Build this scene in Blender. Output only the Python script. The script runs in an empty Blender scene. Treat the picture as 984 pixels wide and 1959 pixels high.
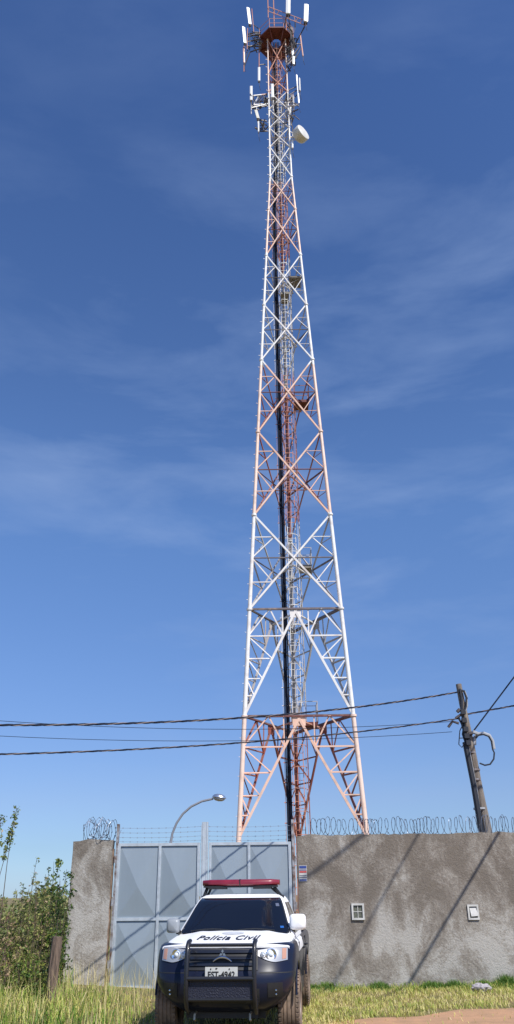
import bpy, bmesh, math, random
from mathutils import Vector, Matrix
random.seed(7)
R = math.radians
scene = bpy.context.scene
COL = scene.collection

# ------------------------------------------------------------------ camera
F_PX, IW, IH = 1530.0, 984.0, 1959.0
PITCH, ROLL, CAMH = R(25.6), R(0.63), 1.65
F0 = Vector((0, math.cos(PITCH), math.sin(PITCH)))
U0 = Vector((0, -math.sin(PITCH), math.cos(PITCH)))
R0 = Vector((1, 0, 0))
CU = U0*math.cos(ROLL) + R0*math.sin(ROLL)
CR = R0*math.cos(ROLL) - U0*math.sin(ROLL)
CAM = Vector((0, 0, CAMH))
def ray(px, py):
    return F0 + CR*((px-IW/2)/F_PX) + CU*((IH/2-py)/F_PX)
def at(px, py, D):
    """point of the place at depth D (world y) seen at photo pixel px,py"""
    d = ray(px, py)
    return CAM + d*(D/d.y)
cam = bpy.data.cameras.new('camera'); camo = bpy.data.objects.new('camera', cam); COL.objects.link(camo)
cam.sensor_fit = 'VERTICAL'; cam.sensor_height = 36; cam.sensor_width = 36
cam.lens = F_PX/IH*36; cam.clip_end = 6000; cam.clip_start = 0.05
camo.matrix_world = Matrix(((CR.x, CU.x, -F0.x, 0), (CR.y, CU.y, -F0.y, 0), (CR.z, CU.z, -F0.z, CAMH), (0, 0, 0, 1)))
scene.camera = camo

# ------------------------------------------------------------------ light
SEL, SAZ = R(50), R(35)
SUN = Vector((math.sin(SAZ)*math.cos(SEL), -math.cos(SAZ)*math.cos(SEL), math.sin(SEL)))
sl = bpy.data.lights.new('sun', 'SUN'); sl.energy = 4.6; sl.angle = R(0.5); sl.color = (1, .96, .89)
so = bpy.data.objects.new('sun', sl); COL.objects.link(so)
so.rotation_euler = SUN.to_track_quat('Z', 'Y').to_euler(); so.location = (10, -10, 30)
w = bpy.data.worlds.new('World'); scene.world = w; w.use_nodes = True
nt = w.node_tree; nt.nodes.clear()
def N(nt, t, **k):
    n = nt.nodes.new(t)
    for a, b in k.items(): setattr(n, a, b)
    return n
out = N(nt, 'ShaderNodeOutputWorld'); bg = N(nt, 'ShaderNodeBackground'); sky = N(nt, 'ShaderNodeTexSky')
sky.sky_type = 'NISHITA'; sky.sun_disc = False; sky.sun_elevation = SEL; sky.sun_rotation = math.atan2(SUN.x, SUN.y)
sky.air_density = 1.0; sky.dust_density = 0.3; sky.ozone_density = 3.0; sky.altitude = 500
bg.inputs['Strength'].default_value = 0.12
tc = N(nt, 'ShaderNodeTexCoord')
mp = N(nt, 'ShaderNodeMapping'); mp.inputs['Scale'].default_value = (2.8, 2.8, 10.5); mp.inputs['Rotation'].default_value = (R(20), R(28), R(35))
nz = N(nt, 'ShaderNodeTexNoise'); nz.inputs['Scale'].default_value = 1.3; nz.inputs['Detail'].default_value = 8; nz.inputs['Roughness'].default_value = .56; nz.inputs['Distortion'].default_value = .25
nz2 = N(nt, 'ShaderNodeTexNoise'); nz2.inputs['Scale'].default_value = 1.6; nz2.inputs['Detail'].default_value = 3
cr = N(nt, 'ShaderNodeMapRange'); cr.inputs[1].default_value = .46; cr.inputs[2].default_value = .78
cr2 = N(nt, 'ShaderNodeMapRange'); cr2.inputs[1].default_value = .38; cr2.inputs[2].default_value = .66
mul = N(nt, 'ShaderNodeMath', operation='MULTIPLY'); mul2 = N(nt, 'ShaderNodeMath', operation='MULTIPLY'); mul2.inputs[1].default_value = .44
mix = N(nt, 'ShaderNodeMix', data_type='RGBA'); mix.inputs[7].default_value = (2.6, 3.6, 5.8, 1)
L = nt.links.new
L(tc.outputs['Generated'], mp.inputs[0]); L(mp.outputs[0], nz.inputs['Vector']); L(tc.outputs['Generated'], nz2.inputs['Vector'])
L(nz.outputs[0], cr.inputs[0]); L(nz2.outputs[0], cr2.inputs[0]); L(cr.outputs[0], mul.inputs[0]); L(cr2.outputs[0], mul.inputs[1])
L(mul.outputs[0], mul2.inputs[0]); sepz = N(nt, 'ShaderNodeSeparateXYZ'); ramp = N(nt, 'ShaderNodeValToRGB'); tint = N(nt, 'ShaderNodeMix', data_type='RGBA', blend_type='MULTIPLY'); tint.inputs[0].default_value = 1
re_ = ramp.color_ramp.elements; re_[0].position = 0; re_[1].position = .84
K_ = 1.07/1.11/1.5
def kc(r, g, b): return (r*K_, g*K_, b*K_, 1)
re_[0].color = kc(.46, .63, 1.02); re_[1].color = kc(.62, .82, 1.17)
for p_, c_ in ((.05, kc(.50, .62, .86)), (.10, kc(.60, .66, .87)), (.42, kc(.82, 1.0, 1.26))): re_.new(p_).color = c_
sc15 = N(nt, 'ShaderNodeVectorMath', operation='SCALE'); sc15.inputs['Scale'].default_value = 1.5
L(tc.outputs['Generated'], sepz.inputs[0]); L(sepz.outputs[2], ramp.inputs[0]); L(ramp.outputs[0], sc15.inputs[0]); L(sky.outputs[0], tint.inputs[6]); L(sc15.outputs[0], tint.inputs[7])
L(mul2.outputs[0], mix.inputs[0]); L(tint.outputs[2], mix.inputs[6]); L(mix.outputs[2], bg.inputs[0]); L(bg.outputs[0], out.inputs[0])
vs = scene.view_settings; vs.view_transform = 'Standard'; vs.look = 'None'; vs.exposure = 0.15; vs.gamma = 1; vs.use_curve_mapping = False

# ------------------------------------------------------------------ materials
def mat(name, col, rough=.6, metal=0, var=0, vscale=4, bump=0, bscale=40, coat=0, col2=None, spec=None, stretch=None, detail=5):
    m = bpy.data.materials.new(name); m.use_nodes = True
    t = m.node_tree; b = t.nodes['Principled BSDF']
    b.inputs['Base Color'].default_value = (*col, 1); b.inputs['Roughness'].default_value = rough; b.inputs['Metallic'].default_value = metal
    if coat: b.inputs['Coat Weight'].default_value = coat; b.inputs['Coat Roughness'].default_value = .06
    if spec is not None: b.inputs['Specular IOR Level'].default_value = spec
    c = N(t, 'ShaderNodeTexCoord'); src = c.outputs['Object']
    if stretch:
        mpn = N(t, 'ShaderNodeMapping'); mpn.inputs['Scale'].default_value = stretch; t.links.new(src, mpn.inputs[0]); src = mpn.outputs[0]
    if var or col2:
        n = N(t, 'ShaderNodeTexNoise'); n.inputs['Scale'].default_value = vscale; n.inputs['Detail'].default_value = detail; n.inputs['Roughness'].default_value = .6
        t.links.new(src, n.inputs['Vector'])
        mr = N(t, 'ShaderNodeMapRange'); mr.inputs[1].default_value = .35; mr.inputs[2].default_value = .65
        t.links.new(n.outputs[0], mr.inputs[0])
        mx = N(t, 'ShaderNodeMix', data_type='RGBA')
        a = col2 if col2 else tuple(x*(1-var) for x in col)
        mx.inputs[6].default_value = (*a, 1); mx.inputs[7].default_value = (*col, 1)
        t.links.new(mr.outputs[0], mx.inputs[0]); t.links.new(mx.outputs[2], b.inputs['Base Color'])
    if bump:
        n2 = N(t, 'ShaderNodeTexNoise'); n2.inputs['Scale'].default_value = bscale; n2.inputs['Detail'].default_value = 6
        bp = N(t, 'ShaderNodeBump'); bp.inputs['Strength'].default_value = min(1, bump); bp.inputs['Distance'].default_value = .02
        t.links.new(src, n2.inputs['Vector']); t.links.new(n2.outputs[0], bp.inputs['Height']); t.links.new(bp.outputs[0], b.inputs['Normal'])
    return m

def band_mat(name, orange, white, rough=.5, cuts=None):
    """tower paint: orange and white bands by height on the tower"""
    m = bpy.data.materials.new(name); m.use_nodes = True
    t = m.node_tree; b = t.nodes['Principled BSDF']; b.inputs['Roughness'].default_value = rough
    c = N(t, 'ShaderNodeTexCoord'); s = N(t, 'ShaderNodeSeparateXYZ'); t.links.new(c.outputs['Object'], s.inputs[0])
    d = N(t, 'ShaderNodeMath', operation='DIVIDE'); d.inputs[1].default_value = 80; t.links.new(s.outputs[2], d.inputs[0])
    r = N(t, 'ShaderNodeValToRGB'); r.color_ramp.interpolation = 'CONSTANT'
    els = r.color_ramp.elements
    els[0].position = 0; els[0].color = (*orange, 1); els[1].position = cuts[0]/80; els[1].color = (*white, 1)
    for i, z in enumerate(cuts[1:]):
        e = els.new(z/80); e.color = (*(orange if i % 2 == 0 else white), 1)
    t.links.new(d.outputs[0], r.inputs[0])
    n = N(t, 'ShaderNodeTexNoise'); n.inputs['Scale'].default_value = 2.2; n.inputs['Detail'].default_value = 6; t.links.new(c.outputs['Object'], n.inputs['Vector'])
    mr = N(t, 'ShaderNodeMapRange'); mr.inputs[1].default_value = .50; mr.inputs[2].default_value = .72; mr.inputs[4].default_value = .5; t.links.new(n.outputs[0], mr.inputs[0])
    mx = N(t, 'ShaderNodeMix', data_type='RGBA'); mx.inputs[7].default_value = (.42, .30, .24, 1)
    t.links.new(mr.outputs[0], mx.inputs[0])
    n3 = N(t, 'ShaderNodeTexNoise'); n3.inputs['Scale'].default_value = .35; n3.inputs['Detail'].default_value = 4; t.links.new(c.outputs['Object'], n3.inputs['Vector'])
    m3 = N(t, 'ShaderNodeMapRange'); m3.inputs[1].default_value = .4; m3.inputs[2].default_value = .7; m3.inputs[4].default_value = .42; t.links.new(n3.outputs[0], m3.inputs[0])
    fade = N(t, 'ShaderNodeMix', data_type='RGBA'); fade.inputs[7].default_value = tuple(x*.5+y*.5 for x, y in zip(orange, white)) + (1,)
    t.links.new(m3.outputs[0], fade.inputs[0]); t.links.new(r.outputs[0], fade.inputs[6]); t.links.new(fade.outputs[2], mx.inputs[6]); t.links.new(mx.outputs[2], b.inputs['Base Color'])
    return m

# ------------------------------------------------------------------ mesh builder
class MB:
    def __init__(s): s.v = []; s.f = []; s.m = []
    def add(s, verts, faces, mi=0):
        o = len(s.v); s.v += [Vector(p) for p in verts]; s.f += [tuple(i+o for i in f) for f in faces]; s.m += [mi]*len(faces)
    def box(s, a, b, mi=0, M=None):
        x0, y0, z0 = a; x1, y1, z1 = b
        vs = [Vector(p) for p in ((x0,y0,z0),(x1,y0,z0),(x1,y1,z0),(x0,y1,z0),(x0,y0,z1),(x1,y0,z1),(x1,y1,z1),(x0,y1,z1))]
        if M: vs = [M @ p for p in vs]
        s.add(vs, [(0,3,2,1),(4,5,6,7),(0,1,5,4),(1,2,6,5),(2,3,7,6),(3,0,4,7)], mi)
    def tube(s, pts, r, n=6, mi=0, cap=True, closed=False):
        pts = [Vector(p) for p in pts]; k = len(pts)
        if k < 2: return
        rr = r if isinstance(r, (list, tuple)) else [r]*k
        t0 = (pts[1]-pts[0]).normalized()
        up = Vector((0, 0, 1)) if abs(t0.z) < .9 else Vector((1, 0, 0))
        a = t0.cross(up).normalized()
        V = []
        for i, p in enumerate(pts):
            t = (pts[min(i+1, k-1)]-pts[max(i-1, 0)])
            if t.length < 1e-9: t = t0
            t.normalize()
            a = (a - t*a.dot(t))
            a = a.normalized() if a.length > 1e-6 else t.orthogonal().normalized()
            b = t.cross(a)
            for j in range(n):
                q = 2*math.pi*(j+.5)/n
                V.append(p + (a*math.cos(q)+b*math.sin(q))*rr[i])
        Fs = []
        for i in range(k-1):
            for j in range(n):
                Fs.append((i*n+j, i*n+(j+1) % n, (i+1)*n+(j+1) % n, (i+1)*n+j))
        if cap: Fs += [tuple(range(n-1, -1, -1)), tuple((k-1)*n+j for j in range(n))]
        s.add(V, Fs, mi)
    def bar(s, a, b, w, mi=0): s.tube([a, b], w*.62, 4, mi)
    def angle(s, a, b, w, mi=0, th=.16):
        """L-section steel"""
        a = Vector(a); b = Vector(b); t = (b-a).normalized(); up = Vector((0,0,1)) if abs(t.z) < .95 else Vector((0,1,0))
        x = t.cross(up).normalized(); y = x.cross(t).normalized(); k = w*th
        prof = [(0,0),(w,0),(w,k),(k,k),(k,w),(0,w)]
        V = [p + x*(q[0]-w/3) + y*(q[1]-w/3) for p in (a, b) for q in prof]
        s.add(V, [(i, (i+1) % 6, (i+1) % 6+6, i+6) for i in range(6)] + [(5,4,3,2,1,0),(6,7,8,9,10,11)], mi)
    def lathe(s, prof, n=32, M=None, mi=0, closed=False):
        V = []; k = len(prof)
        for i in range(n):
            q = 2*math.pi*i/n
            for r, z in prof:
                p = Vector((r*math.cos(q), r*math.sin(q), z)); V.append(M @ p if M else p)
        Fs = []
        for i in range(n):
            for j in range(k-1 if not closed else k):
                Fs.append((i*k+j, ((i+1) % n)*k+j, ((i+1) % n)*k+(j+1) % k, i*k+(j+1) % k))
        s.add(V, Fs, mi)
    def grid(s, P, mi=0, flip=False):
        nu = len(P); nv = len(P[0]); V = [p for r in P for p in r]; Fs = []
        for i in range(nu-1):
            for j in range(nv-1):
                q = (i*nv+j, (i+1)*nv+j, (i+1)*nv+j+1, i*nv+j+1)
                Fs.append(q[::-1] if flip else q)
        s.add(V, Fs, mi)
    def build(s, name, mats, parent=None, smooth=False, loc=None, rec=True):
        me = bpy.data.meshes.new(name)
        org = Vector(loc) if loc is not None else None
        me.from_pydata([tuple(p-org) if org else tuple(p) for p in s.v], [], s.f)
        if not isinstance(mats, (list, tuple)): mats = [mats]
        for m in mats: me.materials.append(m)
        me.polygons.foreach_set('material_index', s.m)
        if rec:
            bm = bmesh.new(); bm.from_mesh(me); bmesh.ops.recalc_face_normals(bm, faces=bm.faces); bm.to_mesh(me); bm.free()
        if smooth:
            me.polygons.foreach_set('use_smooth', [True]*len(me.polygons))
            try: me.set_sharp_from_angle(angle=R(38))
            except Exception: pass
        me.update()
        o = bpy.data.objects.new(name, me); COL.objects.link(o)
        if parent: o.parent = parent
        if org is not None: o.location = org
        return o
def tag(o, label=None, cat=None, group=None, kind=None):
    if label: o['label'] = label
    if cat: o['category'] = cat
    if group: o['group'] = group
    if kind: o['kind'] = kind
    return o
def thing(name, loc, label, cat, group=None, rz=0):
    o = bpy.data.objects.new(name, None); COL.objects.link(o); o.location = loc; o.rotation_euler = (0, 0, rz)
    o.empty_display_size = .2
    return tag(o, label, cat, group)

# ------------------------------------------------------------------ ground
WY = 18.0                       # front plane of wall
def gz(x, y):
    """gentle lie of the land"""
    b = .06*math.sin(x*.9+1)*math.sin(y*.7) * .5
    left = max(0, min(1, (-1.6-x)/3))
    return b + .18*left*max(0, min(1, (y-9)/6))
m_ground = bpy.data.materials.new('soil_ground'); m_ground.use_nodes = True
def soil(m):
    t = m.node_tree; b = t.nodes['Principled BSDF']; b.inputs['Roughness'].default_value = .95
    c = N(t, 'ShaderNodeTexCoord')
    n = N(t, 'ShaderNodeTexNoise'); n.inputs['Scale'].default_value = 1.7; n.inputs['Detail'].default_value = 8; n.inputs['Roughness'].default_value = .65
    n2 = N(t, 'ShaderNodeTexNoise'); n2.inputs['Scale'].default_value = 30; n2.inputs['Detail'].default_value = 5
    t.links.new(c.outputs['Object'], n.inputs['Vector']); t.links.new(c.outputs['Object'], n2.inputs['Vector'])
    r = N(t, 'ShaderNodeValToRGB'); e = r.color_ramp.elements
    e[0].position = .35; e[0].color = (.12, .11, .04, 1); e[1].position = .62; e[1].color = (.27, .19, .09, 1)
    x = e.new(.5); x.color = (.19, .15, .06, 1)
    mx = N(t, 'ShaderNodeMix', data_type='RGBA', blend_type='OVERLAY'); mx.inputs[0].default_value = .6
    t.links.new(n.outputs[0], r.inputs[0]); t.links.new(r.outputs[0], mx.inputs[6]); t.links.new(n2.outputs[0], mx.inputs[7]); t.links.new(mx.outputs[2], b.inputs['Base Color'])
    bp = N(t, 'ShaderNodeBump'); bp.inputs['Strength'].default_value = .6; bp.inputs['Distance'].default_value = .04
    t.links.new(n2.outputs[0], bp.inputs['Height']); t.links.new(bp.outputs[0], b.inputs['Normal'])
soil(m_ground)
g = MB()
xs = [-4000, -400, -60] + [-24+i*.5 for i in range(97)] + [60, 400, 4000]
ys = [-4000, -400, -40] + [-6+i*.5 for i in range(73)] + [45, 70, 400, 5000]
g.grid([[Vector((x, y, gz(x, y) if abs(x) <= 24 and -6 <= y <= 30 else 0)) for y in ys] for x in xs], flip=True)
tag(g.build('ground', m_ground, smooth=True), kind='structure')
# bare red-earth track on the right
m_dirt = mat('red_earth', (.52, .29, .16), .95, col2=(.38, .23, .13), vscale=2.6, bump=.35, bscale=60, detail=9)
d = MB(); P = []
for i in range(41):
    x = .9 + i*.36
    far = 14.6 + .22*math.sin(x*1.7)+.12*math.sin(x*4.3+1) - max(0, 2.9-x)*.75
    near = 4
    P.append([Vector((x, near+(far-near)*j/20, gz(x, near+(far-near)*j/20)+.012)) for j in range(21)])
d.grid(P, flip=True)
tag(d.build('dirt_track', m_dirt, smooth=True), kind='structure')

# ------------------------------------------------------------------ plastered wall
def plaster(name, seed, lo_h, lowk=.07):
    m = bpy.data.materials.new(name); m.use_nodes = True
    t = m.node_tree; b = t.nodes['Principled BSDF']; b.inputs['Roughness'].default_value = .95
    lk = t.links.new
    c = N(t, 'ShaderNodeTexCoord'); mpn = N(t, 'ShaderNodeMapping'); mpn.inputs['Location'].default_value = (seed, seed*2, seed); lk(c.outputs['Object'], mpn.inputs[0])
    def noise(sc, det, ro=.6, dist=0, st=None):
        n = N(t, 'ShaderNodeTexNoise'); n.inputs['Scale'].default_value = sc; n.inputs['Detail'].default_value = det; n.inputs['Roughness'].default_value = ro; n.inputs['Distortion'].default_value = dist
        if st:
            q = N(t, 'ShaderNodeMapping'); q.inputs['Scale'].default_value = st[:3]; q.inputs['Rotation'].default_value = (0, st[3], 0); lk(mpn.outputs[0], q.inputs[0]); lk(q.outputs[0], n.inputs['Vector'])
        else: lk(mpn.outputs[0], n.inputs['Vector'])
        return n
    big = noise(1.15, 7, .66, 1.1, (1, 1, .8, .5)); streak = noise(1.6, 5, .6, 0, (1.6, 1, .55, .25)); fine = noise(24, 7, .75)
    s = N(t, 'ShaderNodeSeparateXYZ'); lk(c.outputs['Object'], s.inputs[0])
    hh = N(t, 'ShaderNodeMapRange'); hh.inputs[1].default_value = lo_h+.35; hh.inputs[2].default_value = lo_h-.55; hh.inputs[3].default_value = -.075; hh.inputs[4].default_value = lowk; lk(s.outputs[2], hh.inputs[0])
    ad = N(t, 'ShaderNodeMath', operation='ADD'); lk(big.outputs[0], ad.inputs[0]); lk(hh.outputs[0], ad.inputs[1])
    ad2 = N(t, 'ShaderNodeMath', operation='MULTIPLY_ADD'); ad2.inputs[1].default_value = .45; lk(streak.outputs[0], ad2.inputs[0]); lk(ad.outputs[0], ad2.inputs[2])
    ad3 = N(t, 'ShaderNodeMath', operation='MULTIPLY_ADD'); ad3.inputs[1].default_value = .46; lk(fine.outputs[0], ad3.inputs[0]); lk(ad2.outputs[0], ad3.inputs[2])
    r = N(t, 'ShaderNodeValToRGB'); e = r.color_ramp.elements
    e[0].position = .46; e[0].color = (.175, .148, .122, 1); e[1].position = .74; e[1].color = (.42, .395, .36, 1)
    x = e.new(.55); x.color = (.23, .20, .17, 1); x = e.new(.63); x.color = (.295, .265, .23, 1)
    sb = N(t, 'ShaderNodeMath', operation='SUBTRACT'); sb.inputs[1].default_value = .36; lk(ad3.outputs[0], sb.inputs[0]); lk(sb.outputs[0], r.inputs[0]); lk(r.outputs[0], b.inputs['Base Color'])
    mid = noise(13, 6, .7, 1.0)
    hsum = N(t, 'ShaderNodeMath', operation='ADD'); lk(mid.outputs[0], hsum.inputs[0]); lk(fine.outputs[0], hsum.inputs[1])
    bp = N(t, 'ShaderNodeBump'); bp.inputs['Strength'].default_value = .7; bp.inputs['Distance'].default_value = .022
    lk(hsum.outputs[0], bp.inputs['Height']); lk(bp.outputs[0], b.inputs['Normal'])
    return m
m_plR = plaster('rough_plaster', 3.1, 1.35); m_plL = plaster('rough_plaster_pillar', 9.4, 1.75, .17)
def wall(name, x0, x1, ztop0, ztop1, y0, th, m, jit=.02):
    """slab with slightly uneven top and face"""
    w_ = MB(); nx = max(6, int((x1-x0)/.12)); nzv = 16
    def fp(i, j, yy):
        x = x0+(x1-x0)*i/nx; zt = ztop0+(ztop1-ztop0)*i/nx + random.Random(i*7+1).uniform(-jit, jit)
        z = -.3+(zt+.3)*j/nzv
        dx = 0
        if i in (0, nx): dx = random.Random(j*13+i).uniform(-.01, .01)
        return Vector((x+dx, yy + .008*math.sin(x*2.3+z*1.9), z))
    A = [[fp(i, j, y0) for j in range(nzv+1)] for i in range(nx+1)]
    B = [[fp(i, j, y0+th) for j in range(nzv+1)] for i in range(nx+1)]
    w_.grid(A); w_.grid(B, flip=True)
    w_.grid([[A[i][nzv] for i in range(nx+1)], [B[i][nzv] for i in range(nx+1)]])
    w_.grid([A[0], B[0]]); w_.grid([A[nx], B[nx]])
    o = w_.build(name, m)
    bm = bmesh.new(); bm.from_mesh(o.data); bmesh.ops.remove_doubles(bm, verts=bm.verts, dist=.0005); bmesh.ops.recalc_face_normals(bm, faces=bm.faces); bm.to_mesh(o.data); bm.free()
    return o
wr0 = at(571, 1700, WY).x; wtop0 = at(571, 1598, WY).z; wtop1 = at(984, 1590, WY).z; wr1 = at(984, 1590, WY).x
slope = (wtop1-wtop0)/(wr1-wr0)
tag(wall('plaster_wall', wr0, 13.5, wtop0, wtop0+slope*.6*(13.5-wr0), WY, .2, m_plR), 'long rough grey-brown plastered wall right of the sheet metal gate', 'wall')
pl0 = at(141, 1608, WY).x; pl1 = at(217, 1608, WY).x; plt = at(180, 1607, WY).z
tag(wall('plaster_pillar', pl0, pl1, plt-.01, plt+.01, WY, .22, m_plL), 'short stub of plastered wall left of the gate, whitish lower half', 'wall')

# vents and sign on the wall
m_white = mat('white_plastic', (.62, .61, .58), .5, var=.25, vscale=15)
m_dark = mat('dark_void', (.02, .02, .02), .7)
m_wire_gray = mat('dull_steel', (.35, .36, .38), .4, .8, var=.3, vscale=12)
def vent(px, py, wpx, hpx, label, shutter):
    c = at(px, py, WY-.01); W = wpx/ F_PX*16.1; H = hpx/F_PX*16.1/.92
    t = thing('wall_box', (c.x, WY, c.z-H/2), label, 'wall box', 'small boxes set in the right wall')
    f = MB(); b = .035; hx = W/2
    for a in ((-hx, 0, hx, b), (-hx, H-b, hx, H), (-hx, b, -hx+b, H-b), (hx-b, b, hx, H-b)):
        f.box((a[0], -.035, a[1]), (a[2], .01, a[3]))
    f.build('frame', m_white, t)
    q = MB(); q.box((-hx+b, -.006, b), (hx-b, .012, H-b)); q.build('backing', mat('box_inside', (.16, .17, .13), .5, var=.7, vscale=30), t)
    if shutter:
        s = MB(); M = Matrix.Translation((.015, -.02, H*.52)) @ Matrix.Rotation(R(-14), 4, 'X') @ Matrix.Rotation(R(-4), 4, 'Y')
        s.box((-hx*.66, -.012, -H*.30), (hx*.62, 0, H*.28), M=M); s.build('flap', m_white, t)
    else:
        s = MB()
        s.box((-.006, -.018, b), (.006, -.0065, H-b)); s.box((-hx+b, -.017, H/2-.006), (hx-b, -.008, H/2+.006)); s.build('window_bars', m_white, t)
    return t
vent(685, 1744, 24, 26, 'white framed square box with glass set in the plastered wall, nearer the truck', False)
vent(905.5, 1745, 21, 24, 'white square wall box with a loose tilted white flap', True)
sg = thing('warning_sign', at(580, 1671, WY-.012), 'small blue, white and red striped notice at the wall edge beside the gate', 'sign')
c0 = at(573, 1671, WY); c1 = at(588, 1671, WY); hw = (c1.x-c0.x)/2; hh = .15
q = MB(); q.box((-hw, -.003, -hh), (hw, .005, hh)); q.build('plate', m_white, sg)
for (a, b_, colr, nm) in ((.62, .95, (.03, .06, .25), 'blue_band'), (.1, .3, (.5, .04, .04), 'red_band'), (.38, .5, (.05, .06, .2), 'text_line'), (-.3, -.22, (.1, .1, .15), 'text_line'), (-.52, -.44, (.1, .1, .15), 'text_line'), (-.95, -.7, (.1, .13, .3), 'blue_band')):
    q = MB(); q.box((-hw*.9, -.007, a*hh), (hw*.9, -.0035, b_*hh)); q.build(nm, mat('sign_ink', colr, .5), sg)

# ------------------------------------------------------------------ gate
m_galv = mat('galvanised_frame', (.56, .61, .66), .4, .25, var=.2, vscale=8)
m_sheet = mat('galvanised_sheet', (.30, .355, .405), .45, .2, var=.10, vscale=1.6, stretch=(1, 1, .3))
m_rust = mat('rusty_galvanised', (.45, .46, .48), .45, .4, col2=(.16, .09, .06), vscale=9)
GY = WY+.06
gt = thing('metal_gate', (at(392, 1900, GY).x, GY, -.05), 'tall double gate of creased galvanised sheet with frames and posts, behind the police pickup', 'gate')
GO = Vector(gt.location)
def gp(px, py): return at(px, py, GY)
ztop = gp(392, 1612).z; zmid = gp(300, 1758).z; zbot = .02
def leaf(px0, px1, pxm, dz0, dz1):
    x0 = gp(px0, 1700).x-GO.x; x1 = gp(px1, 1700).x-GO.x; xm = gp(pxm, 1700).x-GO.x
    lf = bpy.data.objects.new('gate_leaf', None); COL.objects.link(lf); lf.parent = gt
    fr = MB(); t = .028
    zt = ztop-GO.z; zm = zmid-GO.z; zb = zbot-GO.z
    for x in (x0+t, xm, x1-t):
        fr.box((x-t, -.035, zb), (x+t, .03, zt))
        fr.box((x-.004, -.04, zb), (x+.004, -.034, zt-.0))
    for z in (zb+t, zm, zt-t):
        for a, b in ((x0+2*t, xm-t), (xm+t, x1-2*t)): fr.box((a, -.03, z-t), (b, .025, z+t))
    fr.build('frame', m_galv, lf)
    for a, b in ((x0+2*t, xm-t), (xm+t, x1-2*t)):
        for c_, d_ in ((zb+2*t, zm-t), (zm+t, zt-2*t)):
            s = MB(); dpt = .06
            # sheet pressed into a shallow off-centre pyramid so that its folds catch the light
            cx = a+(b-a)*.5; cz = c_+(d_-c_)*.42
            V = [(a, 0, c_), (b, 0, c_), (b, 0, d_), (a, 0, d_), (cx, -dpt, cz)]
            s.add(V, [(0,1,4), (1,2,4), (2,3,4), (3,0,4)])
            V2 = [(a, .004, c_), (b, .004, c_), (b, .004, d_), (a, .004, d_), (cx, -dpt+.004, cz)]
            s.add(V2, [(1,0,4), (2,1,4), (3,2,4), (0,3,4)])
            s.build('sheet_panel', m_sheet, lf, rec=False)
leaf(222, 382, 304, 0, 0); leaf(399, 559, 477, 0, 0)
for px, top, wd, nm in ((220, 1577, .045, 'post'), (391, 1573, .13, 'post'), (563, 1568, .05, 'post')):
    x = gp(px, 1700).x-GO.x; z = gp(px, top).z-GO.z
    p = MB(); p.box((x-wd/2, -.06, -.1), (x+wd/2, .05, z)); 
    if wd > .1:
        p.box((x-wd/2-.012, -.055, 1.5), (x-wd/2, .045, z-.05)); p.box((x-wd/2+.02, -.068, -.1), (x-wd/2+.032, -.06, z)); p.box((x+wd/2-.03, -.068, -.1), (x+wd/2-.02, -.06, z))
    p.build(nm, m_galv if wd > .1 else m_rust, gt)
for px in (213.5, ):
    x = gp(px, 1700).x-GO.x
    p = MB(); p.box((x-.02, -.03, -.05), (x+.012, .05, ztop-GO.z-.1)); p.build('rusty_channel', mat('rusted_channel', (.30, .2, .14), .8, var=.5, vscale=10), gt)
    for z in (.5, 1.6, 2.4):
        p = MB(); p.tube([(x+.035, -.05, z-.07), (x+.035, -.05, z+.07)], .018, 8); p.build('hinge', m_rust, gt)
x = gp(563, 1700).x-GO.x+.035
for z in (.6, 1.5, 2.35):
    p = MB(); p.tube([(x, -.05, z-.07), (x, -.05, z+.07)], .02, 8); p.build('hinge', m_rust, gt)
p = MB(); p.box((gp(399, 1).x*0+gp(404, 1800).x-GO.x-.1, -.075, 1.0), (gp(404, 1800).x-GO.x+.12, -.045, 1.05)); p.build('bolt', m_rust, gt)
# barbed strands above the gate
m_thin = mat('thin_wire', (.30, .33, .40), .5, .5)
bs = thing('barbed_strands', (gp(392, 1590).x, GY, ztop), 'thin barbed wire strands stretched between the posts above the gate', 'barbed wire')
for k, py in enumerate((1581, 1590, 1599, 1607)):
    a = gp(222, py+3)-Vector(bs.location); b = gp(387, py)-Vector(bs.location); c = gp(562, py-2)-Vector(bs.location)
    for (u, v) in ((a, b), (b, c)):
        s = MB(); pts = []
        for i in range(13):
            q = i/12; pts.append(u.lerp(v, q)-Vector((0, 0, .02*4*q*(1-q))))
        s.tube(pts, .0035, 3)
        for i in range(1, 12):
            pp = pts[i]; s.tube([pp+Vector((-.01, 0, -.015)), pp+Vector((.01, 0, .015))], .003, 3); s.tube([pp+Vector((.008, 0, -.015)), pp+Vector((-.008, 0, .015))], .003, 3)
        s.build('strand', m_thin, bs)

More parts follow.
